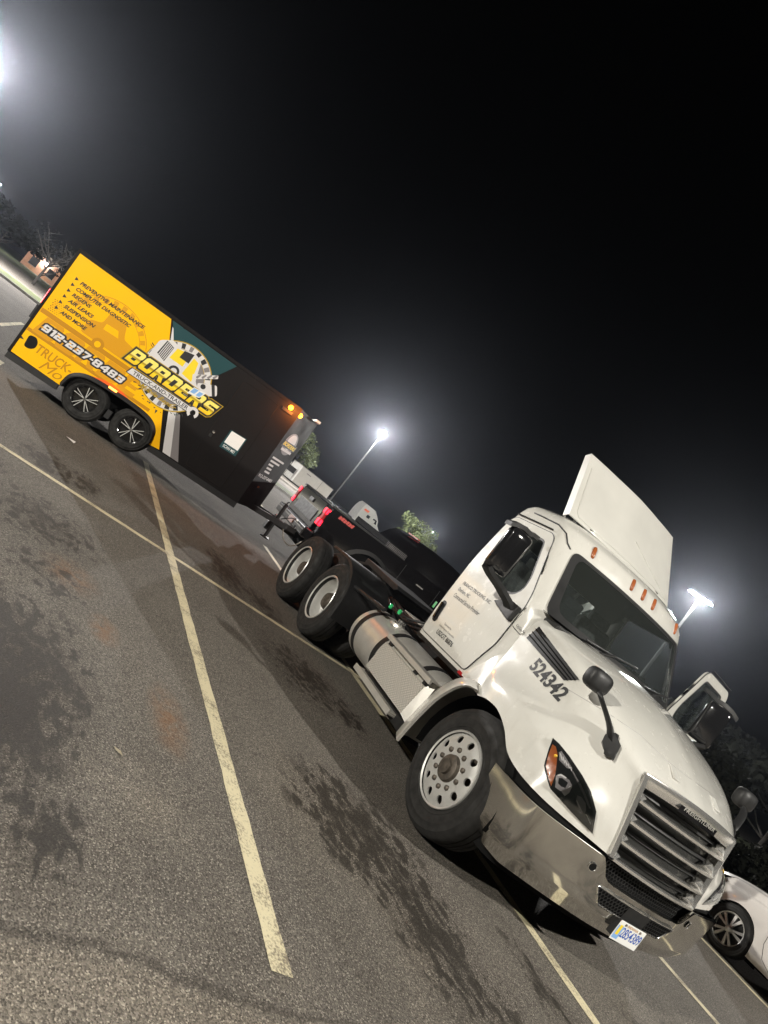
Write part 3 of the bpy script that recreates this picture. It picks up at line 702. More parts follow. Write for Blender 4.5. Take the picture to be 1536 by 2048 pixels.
# black strip put in for the shaded gap between hood and bumper
sl = [Vector((q.x-.03, q.y*.985, .825)) for q in bp2 if q.x < .985]
m = MB().grid([[q+Vector((-.03, .03, -.01)), q+Vector((-.045, .04, .05)), q+Vector((-.09, .09, .10))] for q in sl]); mirror_part(m.build('dark_gap_strip', M['dark_void'], bumper, 60))
hole = bump_front(-.60, .715, .002)
nrm = (bump_front(-.57, .715)-bump_front(-.63, .715)).cross(Vector((0, 0, 1))).normalized()
def disc(c, n, r, k=18):
    n = n.normalized(); a = n.cross(Vector((0, 0, 1))).normalized(); b = n.cross(a)
    return [c+(a*math.cos(2*math.pi*i/k)+b*math.sin(2*math.pi*i/k))*r for i in range(k)]
for sgn in (-1, 1):
    c = bump_front(sgn*.60, .715, .008); n = Vector((.95, sgn*.3, -.1))
    MB().add(disc(c, n, .028), [tuple(range(18))]).build('tow_hole', M['dark_void'], bumper)
    ring = disc(c, n, .029); MB().tube(ring+[ring[0]], .003, 5).build('tow_hole_rim', M['chrome'], bumper, 60)
ad_ = [Vector((q.x-.20, q.y*.88, .38)) for q in bp2 if q.x > .5]
ad_ += [Vector((q.x, -q.y, q.z)) for q in reversed(ad_[:-1])]
MB().grid([[q, q+Vector((-.02, 0, -.10))] for q in ad_]).build('light_block_dam', M['dark_void'], bumper, 60)  # unseen strip added to stop light leaking under the bumper
# licence plate
pl0 = MB().box((1.052, -.15, .385), (1.058, .15, .535)).build('licence_plate', M['paper'], truck, bevel=.004)
lettering('2854389', .225, .075, lambda x, y: Vector((1.0595, -.085+x, .425+y)), M['blue_pr'], pl0, 'plate_number', offset=.008)
lettering('INDIANA', .12, .018, lambda x, y: Vector((1.0595, -.06+x, .508+y)), M['yellow_dk'], pl0, 'plate_state')
MB().box((1.0582, -.147, .40), (1.0592, -.085, .50)).build('plate_emblem', M['paleblue'], pl0)
MB().add([(1.0597, -.135, .43), (1.0597, -.105, .43), (1.0597, -.102, .505), (1.0597, -.132, .505)], [(0,1,2,3)]).build('plate_torch', M['lemon'], pl0)
for y in (-.085, .085):
    MB().lathe([(1.058, .0), (1.064, .008), (1.0585, .010)], (0, y, .517), 'x', 12).build('plate_bolt', M['steel_dirty'], pl0)
MB().box((.99, -.13, .40), (1.052, .13, .53)).build('plate_bracket', M['black'], pl0)
# --- cab shell by horizontal rings
#      z     xrear  W      xa    Wa    xf
CT = [(1.06, -1.83, 1.045, -.50, 1.035, -.40), (1.3, -1.84, 1.06, -.50, 1.045, -.40), (1.60, -1.84, 1.062, -.52, 1.035, -.36), (1.89, -1.84, 1.058, -.56, .965, -.26),
      (2.1, -1.83, 1.045, -.655, .94, -.41), (2.35, -1.815, 1.025, -.77, .905, -.59), (2.54, -1.80, 1.005, -.86, .875, -.715), (2.62, -1.795, .99, -.89, .865, -.735),
      (2.70, -1.78, .965, -.94, .84, -.765), (2.765, -1.75, .92, -1.02, .78, -.85), (2.81, -1.68, .83, -1.12, .68, -.98), (2.835, -1.55, .6, -1.25, .48, -1.15)]
def cabp(z): return lerp_tab(CT, z)
def cab_front(t, z, off=0):
    xr, w, xa, wa, xf = cabp(z); return Vector((xf-(xf-xa)*abs(t)**2.3+off, t*(wa+off), z+off*.4))
def cab_side_y(z): return cabp(z)[1]
def ring(z, inset=0):
    xr, w, xa, wa, xf = cabp(z); P = []; xr += inset; w -= inset; wa -= inset; xa -= inset*.6; xf -= inset
    P += [Vector((xr, -w*t, z)) for t in (0, .3, .6)]
    P += [Vector((xr+.09*(1-math.cos(R(a)))-.0, -(w-.09+.09*math.sin(R(a))), z)) for a in (0, 25, 50, 75, 90)]
    x0, x1 = xr+.12, xa-.16
    P += [Vector((x0+(x1-x0)*i/24, -w, z)) for i in range(25)]
    for k in (.25, .5, .75):        # curve from side into the pillar
        P.append(Vector((x1+(xa-x1)*k, -(w+(wa-w)*k**1.7), z)))
    P += [Vector((xf-(xf-xa)*t**2.3, -wa*t, z)) for t in [1-i/20 for i in range(20)]]
    P.append(Vector((xf, 0, z)))
    return P+[Vector((q.x, -q.y, q.z)) for q in reversed(P[1:-1])]
ZS = [1.06+.026*i for i in range(58)]+[2.56, 2.585, 2.61, 2.64, 2.67, 2.70, 2.725, 2.75, 2.77, 2.79, 2.81, 2.825, 2.835]
ZS = sorted(set(round(z, 3) for z in ZS if z <= 2.835))
winP = [(-1.595,1.965),(-1.64,2.40),(-1.58,2.475),(-1.06,2.475),(-.84,2.10),(-.82,1.97),(-.90,1.875),(-1.05,1.865)]
WIN = rpoly(winP, .06, 5)
WINB = [(-1.66,1.90),(-1.71,2.43),(-1.62,2.53),(-1.035,2.53),(-.765,2.07),(-.725,1.93),(-.86,1.79),(-1.06,1.78)]   # hidden cut in the shell
DOORP = [(-1.745,1.10),(-1.77,2.0),(-1.745,2.50),(-1.69,2.565),(-1.06,2.565),(-.985,2.52),(-.70,2.0),(-.655,1.86),(-.66,1.69),(-.665,1.45),(-.80,1.10)]
DOOR = rpoly(DOORP, .05, 4)
WSO = rpoly([(-.985,1.915),(.985,1.915),(.985,2.545),(-.985,2.545)], .09, 5)
WSI = rpoly([(-.90,1.985),(.90,1.985),(.91,2.515),(-.91,2.515)], .10, 5)
WSB = [(-.935,1.95),(.935,1.95),(.945,2.525),(-.945,2.525)]
def shell(name, inset, m, skip=True):
    b = MB(); rows = [ring(z, inset) for z in ZS]; n = len(rows[0]); F = []
    V = [q for r in rows for q in r]
    for i in range(len(rows)-1):
        for k in range(n):
            k2 = (k+1) % n; c = (rows[i][k]+rows[i][k2]+rows[i+1][k]+rows[i+1][k2])/4
            xr, w, xa, wa, xf = cabp(c.z)
            if skip:
                if c.y < -.85 and c.x < xa-.05 and inpoly((c.x, c.z), WINB): continue
                if c.y > .85 and inpoly((c.x, c.z), [(-1.72,1.13),(-1.72,2.53),(-1.02,2.53),(-.72,2.0),(-.68,1.45),(-.80,1.13)]): continue
                if c.x > xa-.01 and abs(c.y) < wa and inpoly((c.y/wa, c.z), WSB): continue
                if c.x < xr+.05 and abs(c.y) < .62 and 1.85 < c.z < 2.4: continue
            F.append((i*n+k, i*n+k2, (i+1)*n+k2, (i+1)*n+k))
    b.add(V, F); b.f.append([ (len(rows)-1)*n+k for k in range(n)])
    if not skip: pass
    return b.build(name, m, truck, 40)
cab = shell('cab', 0, M['white'])
inner = shell('cab_lining', .035, M['dash'])
MB().box((-1.78, -1.0, 1.05), (-.55, 1.0, 1.10)).build('cab_floor', M['dash'], truck)
MB().add([(-1.81,-.64,1.83),(-1.81,.64,1.83),(-1.795,.64,2.42),(-1.795,-.64,2.42)], [(0,1,2,3)]).build('rear_window', M['glass'], truck)
CBV = bvh_of(cab); hc = hitter(CBV, .003)
patch('windscreen_seal', WSO, [WSI], lambda t, z: cab_front(t, z, .006), .06, M['black'], truck, 60)
ws = patch('windscreen', WSI, [], lambda t, z: cab_front(t, z, .004), .06, M['glass'], truck, 60)
# cab roof seams
seam('roof_seam', dens([c4(660,387), c4(700,405), c4(790,450), c4(828,495), c4(834,545), c4(850,580)], 5), hitter(CBV, .0), .008, M['ink'], cab)
# marker lamps on the roof brow
for y, z in ((-.685, 2.645), (-.175, 2.655), (0, 2.657), (.175, 2.655), (.685, 2.645)):
    h = CBV.ray_cast(Vector((2, y, z)), Vector((-1, 0, 0)))[0]
    g = MB().lathe([(-.062, 0), (-.055, .016), (-.03, .021), (.03, .021), (.055, .016), (.062, 0)], (0, 0, 0), 'z', 12)
    o = g.build('marker_lamp', M['amber'], truck, 60, loc=h); o.rotation_euler = (0, R(-22), 0)
# --- doors
def make_door(name):
    off = .012
    fm = lambda x, z: Vector((x, -(cab_side_y(z)+off-.075*max(0, (x+.98)*1.0)**1.3*0), z))
    d = patch(name, DOOR, [WIN], fm, .06, M['white'], truck, 50, solid=.03)
    patch('window_seal', rpoly([(x*1+(0), z) for x, z in winP], .06, 5), [rpoly([(-1.575,1.99),(-1.617,2.39),(-1.57,2.455),(-1.072,2.455),(-.862,2.09),(-.842,1.975),(-.91,1.897),(-1.05,1.887)], .05, 5)],
          lambda x, z: fm(x, z)+Vector((0, .004, 0)), .06, M['ink'], d)
    patch('window_pane', rpoly([(-1.585,1.98),(-1.627,2.395),(-1.575,2.465),(-1.066,2.465),(-.852,2.095),(-.832,1.972),(-.905,1.886),(-1.05,1.877)], .05, 5), [], lambda x, z: fm(x, z)+Vector((0, .012, 0)), .1, M['glass'], d)
    hp = rpoly([(-1.735,1.47),(-1.655,1.47),(-1.60,1.235),(-1.68,1.235)], .035, 5)
    hp = rpoly([(-1.725,1.465),(-1.635,1.465),(-1.605,1.235),(-1.695,1.235)], .038, 5)
    hd = patch('handle_recess', hp, [], lambda x, z: fm(x, z)+Vector((0, -.003, 0)), .04, M['black'], d)
    MB().bar(fm(-1.695, 1.44)+Vector((0,-.012,0)), fm(-1.668, 1.26)+Vector((0,-.012,0)), .035, .02, up=(0,1,0)).build('door_handle', M['gloss_black'], d, bevel=.008)
    sm = [fm(x, z)+Vector((0, .004, 0)) for x, z in densify(DOOR, .08)]
    MB().tube(sm+[sm[0]], .0055, 5).build('door_gap', M['ink'], d, 60)
    MB().tube([fm(x, z)+Vector((0, -.002, 0)) for x, z in ((-1.72,2.60),(-1.4,2.602),(-1.10,2.60))], .007, 5).build('drip_rail', M['ink'], d, 60)
    return d, fm
door, fmr = make_door('door')
def dtext(s, x, z, w, h, m, dr=0, **k):
    lettering(s, w, h, lambda u, v: fmr(x+u, z+v+dr*u)+Vector((0, -.0025, 0)), m, door, 'door_lettering', **k)
dtext('FRANCO TRUCKING, INC.', -1.63, 1.690, .56, .042, M['grey_ink'], offset=.012)
dtext('Durham, NC', -1.63, 1.615, .23, .045, M['grey_ink'], offset=.01)
dtext('Contracted Service Provider', -1.63, 1.545, .52, .045, M['grey_ink'], offset=.008)
dtext('Operated by', -1.46, 1.275, .15, .028, M['grey_ink'])
dtext('Federal Express Corporation', -1.52, 1.235, .32, .026, M['grey_ink'])
dtext('USDOT 86876', -1.49, 1.165, .34, .050, M['ink'], offset=.016)
MB().add([fmr(x, z)+Vector((0,-.0,0)) for x, z in ((-1.825,1.33),(-1.785,1.33),(-1.785,1.40),(-1.825,1.40))], [(0,1,2,3)]).build('green_sticker', M['green_st'], cab)
# seam lines around the cowl ahead of the door
seam('cowl_seam', dens([c4(545,985), c4(555,1000), c4(610,1060)], 4), hitter(CBV, 0), .004, M['ink'], cab)
lettering('CASCADIA', .15, .022, lambda u, v: Vector((-.60+u, -1.068, 1.683+v-.10*u)), M['ink'], cab, 'model_lettering', offset=.01, shear=.3)
# the driver's door stands open
d2 = mirror_part(door); d2.name = 'open_door'; d2['label'] = 'open white driver door'
hx, hy = -.66, 1.07
for ch in [d2]:
    ch.matrix_local = Matrix.Translation((hx, hy, 0)) @ Matrix.Rotation(R(-75), 4, 'Z') @ Matrix.Translation((-hx, -hy, 0))
for ch in list(d2.children):
    if ch.name.startswith('door_lettering'): bpy.data.objects.remove(ch)
# --- door mirrors
def make_mirror(parent):
    m = MB(); P = []
    for z, gx, gy in ((1.945, .6, .8), (1.96, .9, .96), (2.0, 1, 1), (2.30, 1, 1), (2.345, .95, .98), (2.37, .7, .9), (2.375, .3, .5)):
        cx, cy = -.965, -1.345; r = []
        for a in range(20):
            A = 2*math.pi*a/20; ca, sa = math.cos(A), math.sin(A)
            ex = abs(ca)**.55*(1 if ca > 0 else -1); ey = abs(sa)**.55*(1 if sa > 0 else -1)
            r.append(Vector((cx+ex*(.085 if ex > 0 else .03)*gx, cy+ey*.128*gy, z)))
        P.append(r)
    m.grid(P, closed=True); m.f.append(list(range(20))); n = len(m.v); m.f.append(list(range(n-20, n)))
    o = m.build('side_mirror', M['gloss_black'], parent, 50)
    MB().add([(-1.0,-1.46,1.98),(-1.0,-1.23,1.98),(-1.0,-1.23,2.34),(-1.0,-1.46,2.34)], [(0,1,2,3)]).build('mirror_glass', M['chrome'], o)
    a = MB(); a.grid([[Vector(q)+Vector(w) for w in ((.06,0,.0),(.05,-.02,-.03),(-.06,-.01,-.05),(-.07,.0,.02))] for q in ((-.95,-1.43,1.965),(-.93,-1.36,1.93),(-.88,-1.24,1.89),(-.80,-1.13,1.83),(-.76,-1.085,1.78))], closed=True)
    a.build('mirror_arm', M['black'], o, 40)
    b = MB(); b.prism([(-1.0,1.745),(-.67,1.675),(-.655,1.83),(-.83,1.84)], lambda x, z: Vector((x, -1.075, z)), lambda x, z: Vector((x-.02, -1.115, z)))
    b.build('mirror_base', M['black'], o, 40, bevel=.01)
    c = MB(); c.grid([[Vector(q)+Vector(w) for w in ((.05,0,.02),(.05,0,-.02),(-.05,0,-.02),(-.05,0,.02))] for q in ((-.97,-1.52,2.355),(-.97,-1.44,2.395),(-.98,-1.36,2.41),(-1.0,-1.27,2.405),(-1.06,-1.20,2.43),(-1.10,-1.10,2.44))], closed=True)
    c.f.append([0,1,2,3]); c.build('mirror_arm', M['black'], o, 40)
    return o
mir = make_mirror(truck)
m2 = mirror_part(mir)
m2.matrix_local = Matrix.Translation((hx+.0, hy+.13, -.035)) @ Matrix.Rotation(R(-55), 4, 'Z') @ Matrix.Translation((-hx, -hy, 0))
# --- hood mirrors
def hood_mirror(px_foot):
    ho = hitter(HB, .004)
    foot = px_patch('hood_mirror', [c7(*q) for q in ((437,780),(495,680),(455,590),(385,600),(360,650),(375,700))], [], 6, M['black'], hood, ho, solid=-.03)
    return foot
ft = hood_mirror(None)
f0 = h0(*c7(425, 650)); hd = Vector((.47, -1.05, 1.72))
arm = crom([f0+Vector((0, 0, .0)), f0+Vector((-.03, -.07, .09)), f0.lerp(hd, .6)+Vector((.0, -.05, .03)), hd+Vector((0, .03, -.03))], 10)
MB().grid([[q+Vector((.03*k, 0, 0))+Vector(w) for w in ((.032,-.012,0),(0,-.03,.0),(-.032,-.012,0),(-.02,.02,.0),(.02,.02,0))] for k, q in ((0, a) for a in arm)], closed=True).build('mirror_arm', M['black'], ft, 60)
m = MB(); P = []
for k in range(9):
    t = -1+k/4; g = math.sqrt(max(0, 1-abs(t)**3.2)); r = []
    for a in range(18):
        A = 2*math.pi*a/18; ca, sa = math.cos(A), math.sin(A)
        ex = abs(ca)**.6*(1 if ca > 0 else -1); ey = abs(sa)**.6*(1 if sa > 0 else -1)
        r.append(hd+Vector((.06*t+.0, ex*.115*(.45+.55*g), ey*.082*(.45+.55*g)))+Vector((0, 0, .0)))
    P.append(r)
m.grid(P, closed=True); m.f.append(list(range(18))); n = len(m.v); m.f.append(list(range(n-18, n)))
m.build('mirror_head', M['black'], ft, 60)
mirror_part(ft)
# --- wipers
for y0, y1, z1 in ((-.55, .05, 2.0), (.15, .75, 2.0)):
    MB().tube([cab_front(t/.93, z, .035) for t, z in ((y0, 1.945), ((y0+y1)/2, 1.985), (y1, z1+.035))], .009, 6).build('wiper', M['black'], truck, 60)
    MB().tube([cab_front((y0+.15)/.93, 1.93, .03), cab_front((y0+y1)/2/.93, 1.985, .045)], .012, 6).build('wiper_arm', M['black'], truck, 60)
# cowl grille below the windscreen
cw = MB().grid([[cab_front(t, 1.90, .05)+Vector((.0, 0, .012)), cab_front(t, 1.93, .004)] for t in [i/12-1 for i in range(25)]]); cw.build('cowl', M['black'], truck, 60)
# --- cab interior
def seat(y):
    s = MB().box((-1.45, y-.26, 1.30), (-.95, y+.26, 1.45)).build('seat', M['seat'], truck, 40, bevel=.05, seg=3)
    MB().obox((-1.50, y, 1.82), (.07, 0, 0), (0, .25, 0), (-.06, 0, .42)).build('backrest', M['seat'], s, 40, bevel=.05, seg=3)
    MB().obox((-1.55, y, 2.28), (.05, 0, 0), (0, .15, 0), (-.01, 0, .07)).build('headrest', M['seat'], s, 40, bevel=.04, seg=3)
    MB().box((-1.4, y-.2, 1.10), (-1.0, y+.2, 1.30)).build('seat_base', M['dash'], s)
seat(.52); seat(-.52)
MB().prism([(-.33,1.91),(-.75,1.90),(-.85,1.80),(-.85,1.40),(-.45,1.30)], lambda x, z: Vector((x, -.93, z)), lambda x, z: Vector((x, .93, z))).build('dashboard', M['dash'], truck, 40, bevel=.02)
MB().lathe([(-.02,.22),(0,.235),(.02,.22),(0,.205)], (0,0,0), 'x', 28, closed=True).build('steering_wheel', M['black'], truck, 60, loc=(-1.0, .52, 1.82)).rotation_euler = (0, R(-25), 0)
pp = MB()
for (x, y, w, d, a) in ((-.52,-.55,.24,.10,.2), (-.56,-.15,.2,.09,-.4), (-.45,.1,.18,.06,.1)):
    pp = MB().obox((x, y, 1.918), (d*math.cos(a), -d*math.sin(a), .0), (w*math.sin(a)/1, w*math.cos(a), 0), (0,0,.002)); pp.build('paper_sheet', M['paper'], truck)
# --- roof deflector
A, B_ = Vector((-1.25, .86, 2.845)), Vector((-1.70, .765, 3.56))
def dpt(s, t, dx=0):     # s across -1..1, t up 0..1
    e = A.lerp(B_, t); return Vector((e.x+.10*(1-abs(s)**2.2)*(1-.2*t)+.06*max(0, 1-abs(s+.35*(1-t))/.5)*t*(1-t*.6)+dx, e.y*s, e.z))
ds = [i/12-1 for i in range(25)]
dfl = MB().grid([[dpt(s, t) for s in ds] for t in [i/8 for i in range(9)]]).build('roof_deflector', M['white_panel'], truck, 60, solid=.02, bevel=.008)
pp = [dpt(s, t)+Vector((.002, 0, .001)) for s, t in densify([(-.93,.80),(-.92,.10),(-.88,.05),(.9,.05)], .08)[:-12]]
MB().tube(pp[:44], .005, 6).build('panel_crease', M['white_panel'], dfl, 60)
for sgn in (-1, 1):
    MB().grid([[dpt(sgn, t), dpt(sgn, t)+Vector((-.10, -.02*sgn, -.03)), dpt(sgn, t)+Vector((-.10, -.06*sgn, -.03))] for t in [i/6 for i in range(7)]]).build('deflector_flange', M['white_panel'], dfl, 40)
    MB().bar((-1.55, .5*sgn, 2.80), (-1.66, .6*sgn, 3.40), .03).build('deflector_strut', M['black'], dfl)
    MB().box((-1.30, .55*sgn-.04, 2.78), (-1.20, .55*sgn+.04, 2.87)).build('deflector_foot', M['black'], dfl)
# --- rear fender pieces behind the steer wheels
fr = [(-.30,1.085),(-.45,1.05),(-.56,.96),(-.655,.80),(-.705,.62),(-.735,.42),(-.745,.285)]
def fender_piece(sgn):
    m = MB(); m.grid([[Vector((x-.0, -1.215, z)), Vector((x-.10, -1.19, z+.035)), Vector((x-.16, -1.05, z+.05)), Vector((x-.16, -.80, z+.05))] for x, z in [(q.x, q.y) for q in crom([Vector((a, b, 0)) for a, b in fr], 18)]])
    if sgn > 0:
        for v in m.v: v.y = -v.y
    return m.build('wheel_fender', M['white'], truck, 60, solid=.025)
fender_piece(-1); fender_piece(1)
for sgn in (-1, 1):
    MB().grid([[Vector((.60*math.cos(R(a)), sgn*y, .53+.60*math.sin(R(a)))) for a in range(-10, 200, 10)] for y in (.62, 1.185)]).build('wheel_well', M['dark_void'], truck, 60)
# cowl side filler between hood and door foot
for sgn in (-1, 1):
    rw = []
    for z in [1.055+.041*i for i in range(11)]:
        xr_ = lerp_tab([(.99,-.83),(1.1,-.80),(1.45,-.665)], z)[0]; xf_, yf_ = lerp_tab([(.99,-.30,1.18),(1.06,-.31,1.18),(1.21,-.42,1.12),(1.45,-.50,1.05)], z); ease = lambda t: t*t*(3-2*t)
        rw.append([Vector((xr_+(xf_-xr_)*t, sgn*(1.05+(yf_-.012-1.05)*ease(t)), z)) for t in [k/10 for k in range(11)]])
    MB().grid(rw).build('cowl_panel', M['white'], truck, 60, solid=.012)
# --- chassis
for sgn in (-1, 1):
    MB().box((-5.75, .40*sgn-.04, .72), (.85, .40*sgn+.04, 1.02)).build('frame_rail', M['frame'], truck, bevel=.008)
for x in (-5.6, -5.1, -4.4, -3.75, -3.0, -2.3):
    MB().box((x-.05, -.36, .76), (x+.05, .36, .98)).build('cross_member', M['frame'], truck)
MB().tube([(0, -1.0, .48), (0, -.6, .40), (0, .6, .40), (0, 1.0, .48)], .06, 10).build('front_axle', M['frame'], truck, 60)
for x in (-3.782, -5.102):
    MB().lathe([(-1.0,.07),(-.45,.08),(-.28,.2),(-.0,.24),(.28,.2),(.45,.08),(1.0,.07)], (x, 0, .51), 'y', 16).build('rear_axle', M['frame'], truck, 60)
MB().box((-1.75, -.35, .42), (.6, .35, .72)).build('engine_underside', M['dark_void'], truck)
MB().box((.50, -.52, .40), (.76, .52, 1.36)).build('radiator_light_block', M['dark_void'], truck)  # unseen box added behind the grille so the front casts a solid shadow
MB().box((-.2, -.50, .75), (.50, .50, 1.40)).build('engine_block', M['dark_void'], truck)
MB().box((-2.0, -.9, 1.0), (-.6, .9, 1.055)).build('cab_floor_pan', M['frame'], truck)
sill = MB().box((-1.82, -1.03, 1.02), (-.82, -.95, 1.075)).build('cab_sill', M['black'], truck, bevel=.01)
MB().box((-.86, -1.06, 1.045), (-.80, -1.03, 1.075)).build('sill_reflector', M['red_dim'], truck)
# deck plate behind the cab with air lines
MB().box((-3.3, -.42, 1.025), (-1.9, .42, 1.04)).build('deck_plate', M['tread'], truck)
fw = MB().prism([(-4.95,1.20),(-3.75,1.20),(-3.68,1.16),(-3.75,1.12),(-4.95,1.12)], lambda x, z: Vector((x, -.47, z)), lambda x, z: Vector((x, .47, z))).build('fifth_wheel', M['frame'], truck, bevel=.01)
MB().prism([(-5.35,1.05),(-4.75,1.20),(-4.75,1.16),(-5.35,1.01)], lambda x, z: Vector((x, -.40, z)), lambda x, z: Vector((x, -.12, z))).build('pickup_ramp', M['frame'], fw)
MB().prism([(-5.35,1.05),(-4.75,1.20),(-4.75,1.16),(-5.35,1.01)], lambda x, z: Vector((x, .12, z)), lambda x, z: Vector((x, .40, z))).build('pickup_ramp', M['frame'], fw)
MB().box((-4.7, -.42, 1.02), (-4.1, .42, 1.12)).build('slide_base', M['frame'], fw)
MB().box((-2.02, -.62, 1.0), (-1.92, .62, 1.75)).build('air_line_panel', M['black'], truck, bevel=.01)
for i, (x, y, z) in enumerate(((-2.66, -.97, 1.02), (-2.43, -.97, 1.045))):
    MB().lathe([(-.03, .01), (-.022, .022), (.018, .024), (.03, .01)], (x, y, z), 'z', 12).build('glad_hand', M['green_lens'], truck, 50)
for k in range(4):
    y = -.55+.1*k
    MB().tube(crom([Vector((-1.95, y, 1.55-.06*k)), Vector((-2.2, y-.1, 1.2)), Vector((-2.5, y-.3, 1.02-.02*k)), Vector((-3.0, y-.25, 1.0)), Vector((-3.7, -.5+.05*k, 1.03))], 16), .014, 6).build('air_hose', M['black'], truck, 60)
MB().tube([(-3.45, -1.14, .89), (-2.9, -1.12, .93), (-2.5, -1.10, .96)], .025, 8).build('fender_bracket', M['frame'], truck, 60)
# mud guard over the leading drive wheel
mg = crom([Vector((x, 0, z)) for x, z in ((-4.38,1.10),(-4.05,1.115),(-3.75,1.11),(-3.50,1.03),(-3.31,.88),(-3.215,.70),(-3.19,.45))], 24)
for sgn in (-1, 1):
    MB().grid([[Vector((q.x-.02, sgn*1.235, q.z-.03)), Vector((q.x, sgn*1.225, q.z)), Vector((q.x, sgn*.60, q.z))] for q in mg]).build('mud_guard', M['black'], truck, 50, solid=.015)
# --- fuel tanks with steps
def tank_side(sgn):
    y0 = -.83
    t = MB().lathe([(-2.86, 0), (-2.86, .20), (-2.85, .275), (-2.82, .300), (-1.02, .300), (-.99, .275), (-.98, 0)], (0, y0, .63), 'x', 48)
    if sgn > 0:
        for v in t.v: v.y = -v.y
    T = t.build('fuel_tank', M['alu'], truck, 35)
    def P(b, name, m, sm=None, **k):
        if sgn > 0:
            for v in b.v: v.y = -v.y
        return b.build(name, m, T, sm, **k)
    for x in (-2.69, -2.08, -1.3):
        P(MB().lathe([(x-.04, .300), (x-.04, .308), (x+.04, .308), (x+.04, .300)], (0, y0, .63), 'x', 48), 'tank_strap', M['black'], 50)
    P(MB().lathe([(.915, .075), (.935, .075), (.94, .055), (.985, .052), (.99, .0)], (-2.40, y0-.05, 0), 'z', 20), 'filler_cap', M['chrome'], 40)
    P(MB().lathe([(.895, .115), (.925, .11), (.925, .0)], (-2.40, y0-.05, 0), 'z', 24), 'filler_plate', M['alu'], 40)
    P(MB().box((-2.08, -1.20, .345), (-1.10, -.98, .385)), 'step', M['tread'], bevel=.006)
    P(MB().box((-2.08, -1.212, .335), (-1.10, -1.20, .395)), 'step_edge', M['alu'], bevel=.003)
    P(MB().prism([(-1.165,.44),(-1.150,.44),(-1.135,.755),(-1.15,.755)], lambda y, z: Vector((-1.98, y, z)), lambda y, z: Vector((-1.00, y, z))), 'tread_panel', M['tread'])
    P(MB().add([(-1.0,-1.165,.44),(-.93,-1.10,.40),(-.93,-1.08,.80),(-1.0,-1.135,.755)], [(0,1,2,3)]), 'panel_end', M['alu'], solid=.008)
    P(MB().box((-1.98, -1.135, .745), (-1.0, -1.05, .757)), 'panel_lip', M['alu'])
    P(MB().box((-2.0, -1.165, .80), (-.95, -1.13, .85)), 'step_edge', M['alu'], bevel=.004)
    P(MB().box((-2.0, -1.128, .835), (-.95, -.86, .848)), 'step', M['tread'])
    P(MB().box((-1.95, -1.13, .60), (-1.9, -1.0, .835)), 'step_bracket', M['black'])
    P(MB().box((-1.08, -1.13, .60), (-1.03, -1.0, .835)), 'step_bracket', M['black'])
    P(MB().prism([(-2.0,.40),(-.95,.40),(-.85,.30),(-2.05,.33)], lambda x, z: Vector((x, -1.12, z)), lambda x, z: Vector((x, -.9, z))), 'step_frame', M['black'])
    return T
tank_side(-1); tank_side(1)
# --- wheels
def ringpts(c, r, k, ph=0): return [(c[0]+r*math.cos(2*math.pi*i/k+ph), c[1]+r*math.sin(2*math.pi*i/k+ph)) for i in range(k)]
TYRE = [(.0,.287),(-.03,.30),(-.050,.325),(-.055,.335),(-.061,.337),(-.0625,.345),(-.0585,.349),(-.0605,.375),(-.0615,.40),(-.0645,.405),(-.0635,.413),(-.0595,.417),(-.05,.455),(-.0525,.462),(-.047,.466),(-.022,.495),(.01,.509),(.07,.512),(.078,.503),(.082,.512),(.135,.514),(.139,.504),(.146,.504),(.15,.514),(.20,.512),(.204,.503),(.212,.512),(.27,.509),(.30,.495),(.33,.46),(.342,.40),(.335,.335),(.31,.30),(.28,.287)]
def wheel_tyre(parent, y, name='wheel', x=0, w=1.0):
    return MB().lathe([(-.0+h*.82*w, r) for h, r in TYRE], (0, 0, 0), 'y', 56, closed=True).build(name, M['rubber'], parent, 35, loc=(x, y, .514))
def steer_wheel(sgn, x):
    t = wheel_tyre(truck, -1.17, x=x)
    MB().lathe([(-.045,.290),(-.052,.303),(-.045,.310),(.0,.300),(.03,.288)], axis='y', n=56).build('rim_flange', M['alu_wheel'], t, 60)
    holes = [ringpts((.232*math.cos(R(36*k+10)), .232*math.sin(R(36*k+10))), .030, 14) for k in range(10)]
    def dm(u, v):
        r = math.hypot(u, v); return Vector((u, -.012-.022*max(0, min(1, (.285-r)/.06))+.0*r, v))
    patch('rim', ringpts((0, 0), .293, 56), holes+[ringpts((0, 0), .108, 28)], dm, .03, M['alu_wheel'], t, 60, solid=-.012)
    MB().lathe([(.12,.0),(.12,.285)], axis='y', n=40).build('brake_drum', M['steel_dirty'], t)
    MB().lathe([(.02,.112),(-.035,.112),(-.075,.10),(-.085,.078),(-.085,.06),(-.105,.055),(-.108,.0)], axis='y', n=28).build('hub', M['steel_dirty'], t, 40)
    for k in range(10):
        a = R(36*k+28); c = (.152*math.cos(a), 0, .152*math.sin(a))
        MB().lathe([(-.03,.027),(-.038,.027),(-.04,.021),(-.062,.020),(-.068,.012),(-.068,0)], c, 'y', 8).build('lug_nut', M['steel_dirty'], t, 40)
    if sgn > 0: t.rotation_euler = (0, 0, math.pi); t.location.y = 1.17
    return t
steer_wheel(-1, 0); steer_wheel(1, 0)
